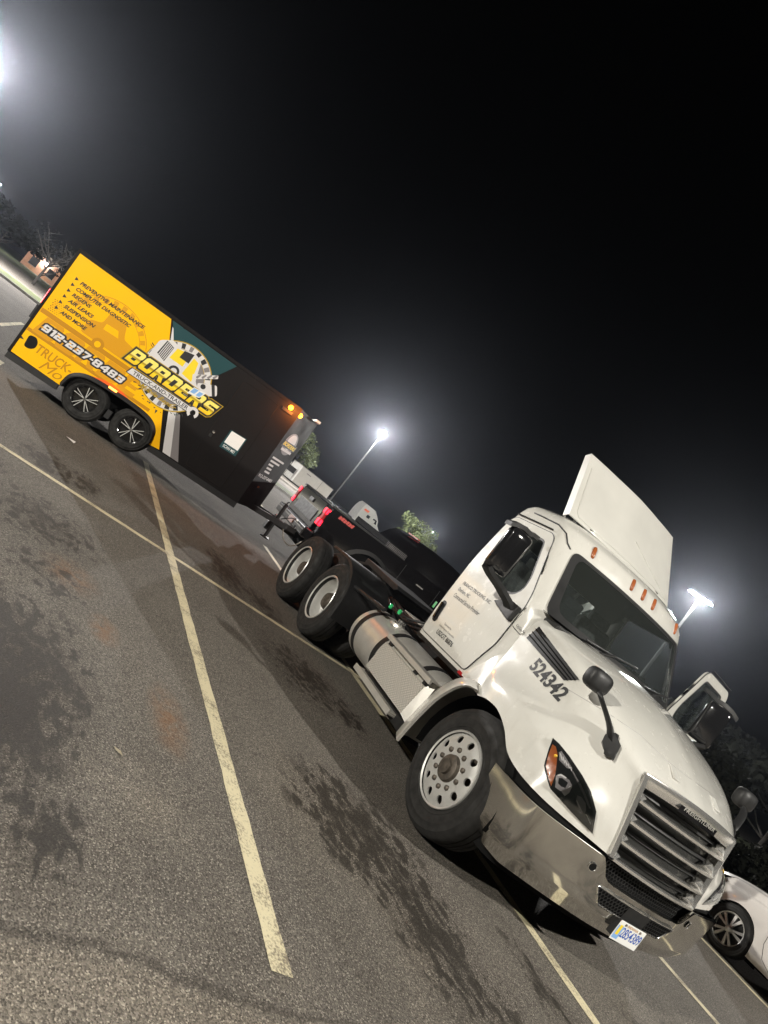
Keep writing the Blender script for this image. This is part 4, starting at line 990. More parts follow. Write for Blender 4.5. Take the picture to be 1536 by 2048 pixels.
def drive_wheel(sgn, x):
    t = wheel_tyre(truck, -1.17, x=x, w=.85)
    MB().lathe([(-.035,.288),(-.045,.305),(-.038,.312),(.0,.296),(.02,.283),(.06,.272),(.14,.262),(.158,.245),(.165,.20),(.165,.12)], axis='y', n=56).build('rim', M['alu_wheel'], t, 40)
    MB().lathe([(.165,.125),(.10,.122),(.055,.11),(.03,.095),(.022,.07),(.02,0)], axis='y', n=28).build('hub', M['steel_dirty'], t, 40)
    for k in range(10):
        a = R(36*k); c = (.152*math.cos(a), 0, .152*math.sin(a))
        MB().lathe([(.165,.020),(.135,.018),(.115,.014),(.11,0)], c, 'y', 8).build('lug_nut', M['chrome'], t, 40)
        a = R(36*k+18); MB().lathe([(.160,.026),(.1605,0)], (.215*math.cos(a), 0, .215*math.sin(a)), 'y', 12).build('hand_hole', M['dark_void'], t)
    if sgn > 0: t.rotation_euler = (0, 0, math.pi); t.location.y = 1.17
    i = wheel_tyre(truck, sgn*.62-(.115), 'inner_wheel', x, .85)
    return t
for x in (-3.782, -5.102):
    for sgn in (-1, 1): drive_wheel(sgn, x)
MB().box((-4.2, -1.175, .73), (-4.192, -1.17, .75)).build('tyre_mark', M['paper'], truck)
# ------------------------------------------------------------------ enclosed work trailer
trl = empty('enclosed_trailer', (-4.602, -1.4477, 0))
trl.rotation_euler = (0, -.0571, 1.36889)     # nose rides high on the hitch
tag(trl, 'black enclosed cargo trailer with yellow repair-shop graphics on its side', 'trailer')
RX, FX, ZB, ZT, TW = -1.285, 2.90, .335, 2.262, 2.0
NX, NY = 3.34, .93               # V nose
def bodyring(z, i=0):
    return [Vector(q) for q in ((RX+i, i, z), (FX-i*.5, i, z), (NX-i, NY, z), (NX-i, TW-NY, z), (FX-i*.5, TW-i, z), (RX+i, TW-i, z))]
b = MB()
r0_, r1_ = bodyring(ZB), bodyring(ZT); b.v = r0_+r1_; b.f = [[5,4,3,2,1,0], [6,7,8,9,10,11]]+[[k, (k+1) % 6, 6+(k+1) % 6, 6+k] for k in range(6)]
# cut a wheel opening in the near side: rebuild that side as a patch
b.f.pop(2); b.f.pop(0)
body = b.build('body', M['trailer'], trl, fix=False)
MB().box((RX+.03, .30, ZB), (FX, TW-.02, ZB+.04)).build('floor', M['frame'], body)
FEND = crom([Vector((x, z, 0)) for x, z in ((-.40,.335),(-.36,.52),(-.22,.645),(.0,.70),(.40,.715),(.80,.70),(1.02,.645),(1.15,.52),(1.19,.335))], 32)
FEND = [(q.x, q.y) for q in FEND]
sidepoly = [(RX, ZB)]+FEND+[(FX, ZB), (FX, ZT), (RX, ZT)]
SD = lambda x, z, o=0: Vector((x, -o, z))
patch('side_panel', sidepoly, [], lambda x, z: SD(x, z), .4, M['trailer'], body)
def flat(name, poly, o, m, par=None, holes=(), step=.5):
    return patch(name, poly, list(holes), lambda x, z: SD(x, z, o), step, m, par or body)
def clipf(poly): return poly
YEL = [(RX+.035, ZB+.02)]+FEND+[(1.375, ZB+.02), (.375, 2.205), (RX+.035, 2.205)]
yl = flat('yellow_wrap', YEL, .003, M['yellow'], step=.3)
MB().box((RX, -.012, ZT-.045), (FX, .0, ZT+.012)).build('roof_rail', M['trailer'], body, bevel=.004)
MB().box((RX-.012, -.012, ZB), (RX+.03, .0, ZT)).build('corner_post', M['trailer'], body, bevel=.004)
MB().box((RX, .002, ZB-.10), (-.42, .06, ZB)).build('side_rail', M['frame'], body); MB().box((1.21, .002, ZB-.10), (FX, .06, ZB)).build('side_rail', M['frame'], body)
m = MB().grid([[SD(x, z, .05), SD(x, z+.0, .0), SD(x, z, -.28)] for x, z in FEND]); m.build('wheel_arch', M['black'], body, 60, solid=.02)
m = MB().grid([[SD(x, z, .035) , SD(x*1.0+(x-.4)*.03, z+.045, .006)] for x, z in FEND]); m.build('arch_trim', M['black'], body, 60)
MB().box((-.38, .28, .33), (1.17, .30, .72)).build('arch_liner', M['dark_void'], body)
flat('teal_flash', [(.40, 2.205), (1.62, 2.205), (1.30, 1.62), (1.05, 1.62), (.62, 1.90)], .003, M['teal'], step=.5)
flat('silver_stripe', [(1.44, ZB+.02), (1.72, ZB+.02), (1.30, 1.02), (1.12, 1.02)], .003, M['silver_pr'])
flat('grey_stripe', [(1.585, ZB+.02), (1.735, ZB+.02), (1.33, 1.02), (1.25, 1.02)], .0045, M['grey_pr'])
flat('silver_spike', [(.455, 2.12), (.485, 2.10), (.60, 1.93), (.545, 1.93)], .0045, M['silver_pr'])

GLY = {  # squared display letters: outer outline and counters in a unit box (width, outline, holes)
 'B': (.92, [(0,0),(.80,0),(.92,.12),(.92,.40),(.84,.50),(.92,.60),(.92,.88),(.80,1),(0,1)], [[(.30,.20),(.60,.20),(.60,.38),(.30,.38)],[(.30,.62),(.60,.62),(.60,.80),(.30,.80)]]),
 'O': (.95, [(.13,0),(.82,0),(.95,.13),(.95,.87),(.82,1),(.13,1),(0,.87),(0,.13)], [[(.33,.24),(.62,.24),(.62,.76),(.33,.76)]]),
 'R': (.95, [(0,0),(.30,0),(.30,.34),(.44,.34),(.62,0),(.95,0),(.74,.38),(.92,.48),(.92,.88),(.80,1),(0,1)], [[(.30,.58),(.60,.58),(.60,.78),(.30,.78)]]),
 'D': (.95, [(0,0),(.80,0),(.95,.15),(.95,.85),(.80,1),(0,1)], [[(.32,.24),(.62,.24),(.62,.76),(.32,.76)]]),
 'E': (.88, [(0,0),(.88,0),(.88,.24),(.32,.24),(.32,.40),(.74,.40),(.74,.60),(.32,.60),(.32,.76),(.88,.76),(.88,1),(0,1)], []),
 'S': (.92, [(0,0),(.80,0),(.92,.12),(.92,.50),(.80,.62),(.32,.62),(.32,.76),(.92,.76),(.92,1),(.13,1),(0,.87),(0,.52),(.13,.40),(.60,.40),(.60,.24),(0,.24)], []),
 '9': (.92, [(.06,0),(.80,0),(.92,.12),(.92,.88),(.80,1),(.12,1),(0,.88),(0,.48),(.12,.36),(.62,.36),(.62,.24),(.06,.24)], [[(.30,.58),(.62,.58),(.62,.78),(.30,.78)]]),
 '1': (.50, [(.18,0),(.50,0),(.50,1),(.10,1),(0,.84),(0,.72),(.18,.72)], []),
 '2': (.92, [(0,0),(.92,0),(.92,.24),(.32,.24),(.32,.38),(.80,.38),(.92,.50),(.92,.88),(.80,1),(0,1),(0,.76),(.60,.76),(.60,.62),(.12,.62),(0,.50)], []),
 '3': (.92, [(0,0),(.80,0),(.92,.12),(.92,.40),(.84,.50),(.92,.60),(.92,.88),(.80,1),(0,1),(0,.76),(.60,.76),(.60,.61),(.20,.61),(.20,.39),(.60,.39),(.60,.24),(0,.24)], []),
 '7': (.88, [(.22,0),(.54,0),(.88,.72),(.88,1),(0,1),(0,.76),(.55,.76)], []),
 '8': (.92, [(.12,0),(.80,0),(.92,.12),(.92,.40),(.84,.50),(.92,.60),(.92,.88),(.80,1),(.12,1),(0,.88),(0,.60),(.08,.50),(0,.40),(0,.12)], [[(.30,.20),(.62,.20),(.62,.38),(.30,.38)],[(.30,.62),(.62,.62),(.62,.80),(.30,.80)]]),
 '4': (.95, [(.56,0),(.86,0),(.86,.22),(.95,.22),(.95,.44),(.86,.44),(.86,1),(.50,1),(0,.46),(0,.22),(.56,.22)], [[(.28,.44),(.56,.44),(.56,.74)]]),
 '-': (.42, [(0,.38),(.42,.38),(.42,.62),(0,.62)], [])}
def offpoly(poly, d):
    n = len(poly); out = []
    ar = sum(poly[i-1][0]*poly[i][1]-poly[i][0]*poly[i-1][1] for i in range(n)); sg = 1 if ar > 0 else -1
    for i in range(n):
        p, a, b = Vector(poly[i]), Vector(poly[i-1]), Vector(poly[(i+1) % n]); e1 = (p-a).normalized(); e2 = (b-p).normalized()
        n1 = Vector((e1.y, -e1.x))*sg; n2 = Vector((e2.y, -e2.x))*sg; k = n1+n2; k = k/max(.5, k.dot(n1)); out.append(tuple(p+k*d))
    return out
def block(s, x, z, w, h, slant, o, m, par, name, grow=0, holes=True, gap=.10, fm=None):
    tot = sum(GLY[c][0] for c in s)+gap*(len(s)-1); k = w/tot; cx = 0; obs = []
    for c in s:
        wd, out, hl = GLY[c]; f = lambda u, v, cx=cx: (fm or SD)(x+(cx+u)*k+slant*(v*h), z+v*h, o)
        P = [((u)*1.0, v) for u, v in out]; hs_ = [list(q) for q in hl] if holes else []
        if grow:        # outlines grow in real units
            Q = offpoly([(u*k, v*h) for u, v in P], grow); P = [(u/k, v/h) for u, v in Q]
            hs_ = [[(u/k, v/h) for u, v in offpoly([(u*k, v*h) for u, v in q], -grow)] for q in hs_]
        obs.append(patch(name, P, hs_, f, 2.0, m, par)); cx += wd+gap
    return obs
# faded print in the yellow: oversize ghost of the emblem
def T(s, x, z, w, h, o, m, sh=0, name='lettering', tilt=0, **k):
    return lettering(s, w, h, lambda u, v: SD(x+u-tilt*0, z+v+tilt*u, o), m, yl, name, shear=sh, **k)
def band(x0, x1, z, h, m, o=.004): return flat('print_band', [(x0, z), (x1, z), (x1, z+h), (x0, z+h)], o, m, yl)
band(-1.24, .55, 1.115, .075, M['yellow_dk']); band(-1.245, .90, .765, .055, M['yellow_dk'])
block('BORDE', -1.18, .80, 1.75, .31, .25, .0046, M['yellow_md'], yl, 'ghost_letter')
T('TRUCK-', -.98, .55, .60, .15, .0046, M['yellow_dk'], .1, 'ghost_lettering', offset=.02)
T('Mo', -.80, .375, .36, .16, .0046, M['yellow_dk'], .35, 'ghost_lettering', offset=.0)
# ghost gear and truck outline
def arcband(cx, cz, r0, r1, a0, a1, o, m, name, n=24, par=None):
    if r0 == 0: return flat(name, [(cx+r1*math.cos(2*math.pi*i/n), cz+r1*math.sin(2*math.pi*i/n)) for i in range(n)], o, m, par or yl, step=.3)
    if a1-a0 > 355: return flat(name, [(cx+r1*math.cos(2*math.pi*i/n), cz+r1*math.sin(2*math.pi*i/n)) for i in range(n)], o, m, par or yl, holes=[[(cx+r0*math.cos(2*math.pi*i/n), cz+r0*math.sin(2*math.pi*i/n)) for i in range(n)]], step=.3)
    P = [(cx+r1*math.cos(R(a0+(a1-a0)*i/n)), cz+r1*math.sin(R(a0+(a1-a0)*i/n))) for i in range(n+1)]
    P += [(cx+r0*math.cos(R(a1-(a1-a0)*i/n)), cz+r0*math.sin(R(a1-(a1-a0)*i/n))) for i in range(n+1)]
    return flat(name, P, o, m, par or yl, step=.3)
arcband(-.30, 1.25, .70, .715, 25, 150, .0042, M['yellow_md'], 'ghost_gear_ring'); arcband(-.30, 1.25, .60, .612, 25, 150, .0042, M['yellow_md'], 'ghost_gear_ring')
for a in range(32, 150, 13):
    arcband(-.30, 1.25, .615, .69, a, a+6.5, .0042, M['yellow_md'], 'ghost_gear_tooth', 3)
g = rpoly([(-.62,1.22),(-.60,1.46),(-.42,1.52),(-.40,1.72),(-.12,1.74),(-.02,1.50),(.20,1.46),(.26,1.22)], .04, 2)
flat('ghost_truck', g, .0041, M['yellow_md'], yl); flat('ghost_truck_window', [(-.36,1.55),(-.16,1.56),(-.10,1.46),(-.36,1.45)], .0044, M['yellow'], yl)
arcband(-.30, 1.20, .0, .10, 0, 359, .0045, M['yellow_dk'], 'ghost_wheel'); arcband(-.30, 1.20, .0, .05, 0, 359, .0048, M['yellow'], 'ghost_wheel')
rr = random.Random(4); hd = MB()
for i in range(12):
    for j in range(7):
        r_ = .012*(1-i/13); cx, cz = -1.16+i*.035+(j % 2)*.017, 1.22+j*.03
        hd.add([SD(cx+r_*math.cos(R(60*k)), cz+r_*math.sin(R(60*k)), .0042) for k in range(6)], [tuple(range(6))])
o = hd.build('halftone_dots', M['yellow_dk'], yl, fix=False); o['kind'] = 'stuff'
flat('painted_lamp_glow', [(-.10,.735),(.10,.80),(.42,.80),(.62,.735),(.40,.722)], .0044, M['orange_pr_glow'], yl)  # glow of the side marker lamp painted on the wrap in flat orange
# printed services list
for i, s in enumerate(('PREVENTIVE MAINTENANCE', 'COMPUTER DIAGNOSTIC', 'REGENS', 'AIR LEAKS', 'SUSPENSION', 'AND MORE')):
    z = 1.825-.109*i; wd = (1.13, .95, .32, .43, .53, .45)[i]
    flat('bullet', [(-1.10, z-.005), (-1.10, z+.055), (-1.045, z+.025)], .005, M['ink'], yl)
    T(s, -1.005, z-.018, wd, .062, .0052, M['ink'], .25, 'service_lettering', offset=.036)
# phone number with heavy outline
PH = dict(sh=.22)
block('912-237-8483', -1.09, .893, 1.40, .115, .22, .0054, M['ink'], yl, 'phone_digit_outline', grow=.026, holes=False)
block('912-237-8483', -1.09, .893, 1.40, .115, .22, .0062, M['silver_pr'], yl, 'phone_digit')
ht = rpoly([(-1.17,.73),(-1.06,.75),(-1.0,.69),(-.99,.60),(-1.05,.54),(-1.15,.53)], .05, 4); flat('fuel_hatch', ht, .005, M['trailer'], yl)
flat('rear_notch', [(-1.25,.60),(-1.19,.615),(-1.25,.645)], .005, M['ink'], yl)
# emblem on the side
EC = (.93, 1.49); ER = .570
em = arcband(*EC, 0, ER, 0, 359.9, .0058, M['silver_pr'], 'emblem', 48, body)
arcband(*EC, 0, .455, 0, 359.9, .0064, M['grey_pr'], 'emblem_field', 40, em)
arcband(*EC, .556, .574, 0, 359.9, .0066, M['lemon_dk'], 'emblem_ring', 48, em); arcband(*EC, .45, .459, 0, 359.9, .0068, M['lemon_dk'], 'emblem_ring', 48, em)
for a in range(0, 360, 15): arcband(*EC, .463, .548, a+rr.uniform(-1, 1), a+7.5, .0068, M['ink'] if a % 45 else M['grey_pr'], 'gear_tooth', 3, em)
for i in range(26):     # paint splatter round the emblem
    a = rr.uniform(150, 330); r_ = rr.uniform(.56, .62); q = rr.uniform(.02, .08)
    cx, cz = EC[0]+r_*math.cos(R(a)), EC[1]+r_*math.sin(R(a))
    flat('splatter', [(cx-.02, cz-.01), (cx+.02, cz-.012), (cx+q*math.cos(R(a)), cz+q*math.sin(R(a)))], .0055, M['teal'] if i % 2 else M['ink'], em)
def eflat(name, poly, o, m, par, **k): return flat(name, [(EC[0]+.0+(x-.86)*1.22, 1.55+(z-1.55)*1.22) for x, z in poly], o, m, par, **k)
def earc(cx, cz, r0, r1, a0, a1, o, m, name, n, par): return arcband(EC[0]+(cx-.86)*1.22, 1.55+(cz-1.55)*1.22, r0*1.22, r1*1.22, a0, a1, o, m, name, n, par)
# conventional truck drawn in the emblem, seen from its front corner
eflat('drawn_truck', rpoly([(.42,1.50),(.44,1.78),(.58,1.88),(.72,1.84),(.90,1.90),(1.02,1.86),(1.10,1.60),(1.20,1.52),(1.10,1.44)], .03, 2), .0072, M['silver_pr'], em)
eflat('drawn_grille', [(.50,1.62),(.52,1.83),(.64,1.80),(.63,1.58)], .0078, M['ink'], em)
for k in range(5): eflat('drawn_grille_bar', [(.52+.022*k,1.615-.006*k),(.53+.022*k,1.615-.006*k),(.545+.022*k,1.82-.006*k),(.535+.022*k,1.82-.006*k)], .0082, M['silver_pr'], em)
eflat('drawn_hood', [(.66,1.66),(.68,1.82),(.86,1.86),(.86,1.66)], .0078, M['lemon'], em); eflat('drawn_cab', [(.90,1.58),(.92,1.84),(1.00,1.82),(1.06,1.56)], .0078, M['lemon'], em)
eflat('drawn_windscreen', [(.76,1.74),(.77,1.85),(.90,1.88),(.90,1.74)], .0084, M['ink'], em)
earc(.80, 1.545, 0, .075, 0, 359, .0086, M['ink'], 'drawn_wheel', 20, em); earc(.80, 1.545, 0, .042, 0, 359, .009, M['silver_pr'], 'drawn_wheel', 16, em)
eflat('drawn_shadow', [(.90,1.50),(1.30,1.56),(1.36,1.46),(.95,1.40)], .0076, M['ink'], em)
# piston and crankshaft on the right
eflat('drawn_piston', rpoly([(1.13,1.60),(1.36,1.72),(1.44,1.60),(1.22,1.45)], .03, 3), .0086, M['silver_pr'], em); eflat('drawn_piston_ring', [(1.29,1.69),(1.33,1.71),(1.42,1.58),(1.39,1.555)], .009, M['ink'], em)
earc(1.22, 1.60, 0, .035, 0, 359, .0092, M['ink'], 'drawn_pin', 14, em); eflat('drawn_shaft', [(1.02,1.66),(1.30,1.84),(1.32,1.80),(1.05,1.60)], .0084, M['silver_pr'], em)
for k in range(4): eflat('drawn_shaft_lobe', rpoly([(1.07+.06*k,1.65+.04*k),(1.10+.06*k,1.72+.04*k),(1.12+.06*k,1.71+.04*k),(1.10+.06*k,1.64+.04*k)], .01, 2), .0088, M['grey_pr'], em)
# name plate: letters climb slightly, outlined in gold and black
NM = lambda o, dx, dz: (lambda u, v: SD(.13+dx+u, 1.262+dz+v, o))
def emblemtext(s, w, h, x, z, o, m, name, **k): return lettering(s, w, h, lambda u, v: SD(x+u, z+v, o), m, em, name, **k)
block('BORDERS', .14, 1.262, 1.56, .235, .28, .0096, M['lemon_dk'], em, 'name_outline', grow=.040, holes=False)
block('BORDERS', .14, 1.262, 1.56, .235, .28, .0102, M['ink'], em, 'name_outline', grow=.028, holes=False)
block('BORDERS', .14, 1.262, 1.56, .235, .28, .0108, M['goldgrad'], em, 'name_letter')
flat('banner', [(.27,1.095),(1.44,1.125),(1.47,1.235),(.31,1.215)], .0112, M['ink'], em); flat('banner', [(.29,1.105),(1.42,1.135),(1.45,1.225),(.325,1.205)], .0118, M['silver_pr'], em)
lettering('TRUCK-AND-TRAILER', 1.0, .066, lambda u, v: SD(.37+u, 1.122+v+.024*u, .0124), M['ink'], em, 'banner_lettering', offset=.012)
arcband(1.47, 1.165, .045, .095, -40, 250, .0126, M['silver_pr'], 'wrench_jaw', 20, em)
lettering('Mobile Repair', .66, .10, lambda u, v: SD(.56+u, 1.000+v, .0126), M['lemon_dk'], em, 'script_lettering', shear=.45, offset=.01)
tg = flat('blue_tag', [(1.22,1.38),(1.42,1.42),(1.47,1.55),(1.26,1.52)], .0130, M['paper'], em); flat('blue_tag_print', [(1.25,1.42),(1.32,1.43),(1.35,1.52),(1.27,1.51)], .0136, M['paleblue'], em); flat('blue_tag_print', [(1.35,1.43),(1.41,1.435),(1.44,1.52),(1.37,1.51)], .0136, M['paleblue'], em)
# side door with lock and the scan panel
dr = flat('side_door', rpoly([(1.85,.40),(2.53,.40),(2.53,2.08),(1.85,2.08)], .04, 3), .006, M['trailer'], body)
dp = [SD(x, z, .004) for x, z in densify(rpoly([(1.845,.395),(2.535,.395),(2.535,2.085),(1.845,2.085)], .04, 3), .3)]
MB().tube(dp+[dp[0]], .006, 5).build('door_seam', mat('door_rubber', (.016, .0145, .0145), .6, spec=.1), body, 60)
MB().lathe([(-.03,.0),(-.028,.022),(-.006,.028)], (1.92, 0, 1.10), 'y', 14).build('door_lock', M['chrome'], dr, 40)
MB().box((1.88, -.02, 1.0), (1.93, -.006, 1.06)).build('door_latch', M['black'], dr, bevel=.004)
qr = flat('scan_sign', [(2.125,.955),(2.43,.965),(2.43,1.315),(2.125,1.295)], .009, M['teal'], dr); flat('scan_panel', [(2.15,1.06),(2.41,1.065),(2.41,1.30),(2.15,1.285)], .0096, M['paper'], qr)
lettering('SCAN ME!', .22, .05, lambda u, v: SD(2.165+u, .985+v+.01*u, .0098), M['paper'], qr, 'scan_lettering', offset=.01)
MB().box((2.60, -.02, 2.07), (2.80, -.004, 2.12)).build('vent_trim', M['black'], body)
# nose face graphics: local frame on the slanted face
nd = Vector((NX-FX, NY, 0)).normalized(); nn = Vector((nd.y, -nd.x, 0))
NF = lambda s, z, o=.004: Vector((FX, 0, 0))+nd*s+Vector((0, 0, z))+nn*o
def nflat(name, poly, o, m, par=body): return patch(name, poly, [], lambda s, z: NF(s, z, o), .3, m, par)
ne = nflat('nose_emblem', [(.45+.30*math.cos(R(15*k)), 1.66+.215*math.sin(R(15*k))) for k in range(24)], .004, M['grey_pr']); nflat('nose_emblem_field', [(.45+.20*math.cos(R(15*k)), 1.70+.15*math.sin(R(15*k))) for k in range(24)], .005, M['silver_pr'], ne)
nflat('nose_name_plate', [(.10,1.56),(.83,1.58),(.85,1.70),(.14,1.68)], .006, M['ink'], ne); lettering('BORDERS', .66, .075, lambda u, v: NF(.15+u, 1.595+v, .007), M['lemon'], ne, 'nose_name', shear=.25, offset=.04)
nflat('nose_banner', [(.20,1.50),(.75,1.51),(.75,1.555),(.20,1.545)], .0062, M['silver_pr'], ne)
for i, (a, c) in enumerate(((.12,.75),(.13,.62),(.15,.40),(.17,.42),(.18,.44))): nflat('service_line', [(a, 1.30-.07*i), (c, 1.30-.07*i), (c, 1.335-.07*i), (a, 1.335-.07*i)], .004, M['silver_pr'])
lettering('912-237-8483', .70, .06, lambda u, v: NF(.06+u, .905+v, .004), M['silver_pr'], body, 'nose_phone_number', shear=.2, offset=.02)
# lamps
for q in (SD(2.72, 2.175, .0), NF(.06, 2.16, 0)):
    cl_ = MB().lathe([(-.03,0),(-.028,.034),(0,.044),(.005,.044)], q, 'y', 14).build('clearance_lamp', M['amber_lit'], body, 40)
    pl_ = bpy.data.lights.new('clearance_light', 'POINT'); pl_.energy = 20; pl_.color = (1, .26, .03); pl_.shadow_soft_size = .03
    po_ = bpy.data.objects.new('clearance_light', pl_); COL.objects.link(po_); po_.parent = trl; po_.location = q+Vector((.06, -.16, .0))
MB().box((NX-.1, .55, ZT), (NX, TW-.55, ZT+.05)).build('nose_cap', M['alu'], body, bevel=.01)
mk = NF(.38, .74, .0); MB().obox(mk, nd*.04, nn*.008, Vector((0, 0, .015))).build('marker_lamp', M['amber'], body)
MB().box((RX-.02, -.0, 1.235), (RX-.004, .03, 1.50)).build('tail_lamp', M['red_lit'], body)
for k in range(9): MB().box((RX-.024, .004, 1.245+.028*k), (RX-.019, .026, 1.258+.028*k)).build('tail_lamp_diode', mat('red_diode', (1,.3,.3), .3, emit=(1,.25,.25), es=14) if k == 0 else bpy.data.materials['red_diode'], body)
MB().box((RX-.05, .02, .95), (RX-.004, .10, 1.18)).build('door_hinge', M['frame'], body)
MB().box((.20, -.03, .735), (.34, -.006, .765)).build('side_marker', mat('orange_marker_lit', (1,.3,.05), .4, emit=(1,.22,.03), es=9), body)
MB().box((.60, -.012, 2.20), (.64, .0, 2.23)).build('roof_rivet_plate', M['trailer'], body)
# running gear
for x in (0, .84):
    for side in (0, 1):
        t = MB().lathe([(h*.72, r*.70) for h, r in TYRE], axis='y', n=40, closed=True).build('wheel', M['rubber'], trl, 35, loc=(x, (.09 if side == 0 else TW-.09), .36))
        MB().lathe([(-.02,.205),(-.028,.222),(-.018,.228),(.03,.20),(.06,.19)], axis='y', n=40).build('rim', M['gloss_black'], t, 50)
        MB().lathe([(.055,.0),(.05,.20)], axis='y', n=36).build('rim_face', M['gloss_black'], t)
        sp = MB()
        for k in range(5):
            for d in (-9, 9):
                a = R(72*k+d+20); a2 = R(72*k+d*.6+20)
                s_ = MB(); s_.bar((.03*math.cos(a2), -.012, .03*math.sin(a2)), (.200*math.cos(a), -.012, .200*math.sin(a)), .010, .03, up=(0, 1, 0)); s_.build('spoke', M['alu_wheel'], t)
        MB().lathe([(-.05,0),(-.045,.02),(-.02,.028),(.04,.03)], axis='y', n=14).build('hub_cap', M['chrome'], t, 40)
        if side: t.rotation_euler = (0, 0, math.pi)
    MB().tube([(x, .2, .36), (x, TW-.2, .36)], .04, 8).build('axle', M['frame'], trl)
MB().box((.38, .02, .30), (.46, .10, .44)).build('spring_hanger', M['frame'], trl)
# tongue, jack and coupler
for sgn in (0, 1):
    y = .25 if sgn == 0 else TW-.25
    MB().bar((2.3, y, .37), (4.0, 1.0, .37), .07, .10).build('tongue_beam', M['frame'], trl)
cp = MB().box((3.88, .94, .34), (4.16, 1.06, .44)).build('coupler', M['frame'], trl, bevel=.01)
MB().lathe([(.40,.05),(.50,.055),(.52,.02)], (4.12, 1.0, 0), 'z', 12).build('coupler_socket', M['frame'], cp)
jk = MB().tube([(3.72, .90, .02), (3.72, .90, .74)], .035, 10).build('tongue_jack', M['frame'], trl, 50)
MB().tube([(3.72, .90, .74), (3.72, .90, .78), (3.72, .76, .80)], .014, 8).build('jack_handle', M['frame'], jk, 50); MB().lathe([(.0,.09),(.02,.09),(.03,.03)], (3.72, .90, 0), 'z', 14).build('jack_foot', M['frame'], jk)
MB().tube(crom([Vector((3.9,.95,.36)), Vector((4.05,.92,.16)), Vector((4.25,.95,.14)), Vector((4.42,1.0,.42))], 12), .012, 6).build('safety_chain', M['steel_dirty'], trl, 60)
MB().tube(crom([Vector((3.8,1.03,.44)), Vector((4.0,1.05,.58)), Vector((4.2,1.06,.52)), Vector((4.45,1.05,.55))], 12), .01, 6).build('wiring_lead', M['black'], trl, 60)
# ------------------------------------------------------------------ black pickup towing the trailer
PK = empty('pickup_truck', (-5.30, 2.84, 0), R(90)); tag(PK, 'black lifted pickup truck with glowing red tail lamps hitched to the trailer', 'pickup')
# local: x forward from the rear bumper, y left; near side is y = -1.03
HWD = 1.03
def arch(cx, r, z0, n=10): return [(cx-r*math.cos(math.pi*i/n), z0+r*.98*math.sin(math.pi*i/n)) for i in range(n+1)]
prof = [(.10,.72)]+arch(1.35, .56, .58)+[(2.0,.62),(4.2,.60)]+arch(4.95, .56, .58)+[(5.75,.60),(5.85,.80),(5.85,1.12),(5.70,1.26),(4.35,1.38),(3.90,1.44),(2.05,1.47),(1.95,1.46),(.12,1.43),(.06,1.30)]
def pk_y(z): return HWD-.02*max(0, (1.0-z))**2-.05*max(0, z-1.05)
def pside(sgn): return lambda x, z: Vector((x, sgn*(pk_y(z)-(.10*max(0, x-5.3)**1.5)), z))
bd = MB(); n = len(prof)
vv, F = patch2d(prof, [], .12)
for sgn in (-1, 1): bd.add([pside(sgn)(*q) for q in vv], F)
ring_ = densify(prof, .12)
bd.grid([[pside(-1)(*q), Vector((q[0], -.5, q[1])), Vector((q[0], .5, q[1])), pside(1)(*q)] for q in ring_+[ring_[0]]])
pbody = bd.build('body', M['pick'], PK, 30)
# open bed
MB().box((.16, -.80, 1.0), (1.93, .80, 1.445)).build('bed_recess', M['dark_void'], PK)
MB().box((.06, -.985, 1.43), (1.95, -.86, 1.475)).build('bed_rail', M['black'], PK, bevel=.01); MB().box((.06, .86, 1.43), (1.95, .985, 1.475)).build('bed_rail', M['black'], PK, bevel=.01)
# greenhouse
gh = MB(); G0 = [(2.02,1.45),(4.30,1.40),(3.55,1.92),(3.25,1.965),(2.45,1.965),(2.20,1.90)]
gr = []
for z, x0, x1, w in ((1.44,2.0,4.34,.95),(1.60,2.06,4.05,.91),(1.80,2.16,3.70,.85),(1.90,2.24,3.52,.80),(1.95,2.36,3.38,.74),(1.97,2.55,3.2,.62)):
    gr.append([Vector((x0,-w+.06,z)),Vector((x0+.06,-w,z)),Vector(((x0+x1)/2,-w,z)),Vector((x1-.10,-w,z)),Vector((x1,-w+.16,z)),Vector((x1+.03,0,z)),Vector((x1,w-.16,z)),Vector((x1-.10,w,z)),Vector(((x0+x1)/2,w,z)),Vector((x0+.06,w,z)),Vector((x0,w-.06,z))])
gh.grid(gr, closed=True); gh.f.append([len(gh.v)-11+k for k in range(11)]); gh.build('cab_roof', M['pick'], PK, 50)
wy = lambda z: -(.955-.11*(z-1.44)/.36)
for xa, xb, xc, xd in ((2.30,2.98,2.98,2.36),(3.06,3.98,3.62,3.06)):
    MB().add([(xa,wy(1.50),1.50),(xb,wy(1.50),1.50),(xc,wy(1.83),1.83),(xd,wy(1.83),1.83)], [(0,1,2,3)]).build('side_window', M['gloss_black'], PK)
MB().add([(2.045,-.72,1.53),(2.045,.72,1.53),(2.185,.66,1.85),(2.185,-.66,1.85)], [(0,1,2,3)]).build('rear_window', M['gloss_black'], PK)
MB().box((2.30,-.25,1.965),(2.36,.25,1.985)).build('brake_lamp', M['red_dim'], PK)
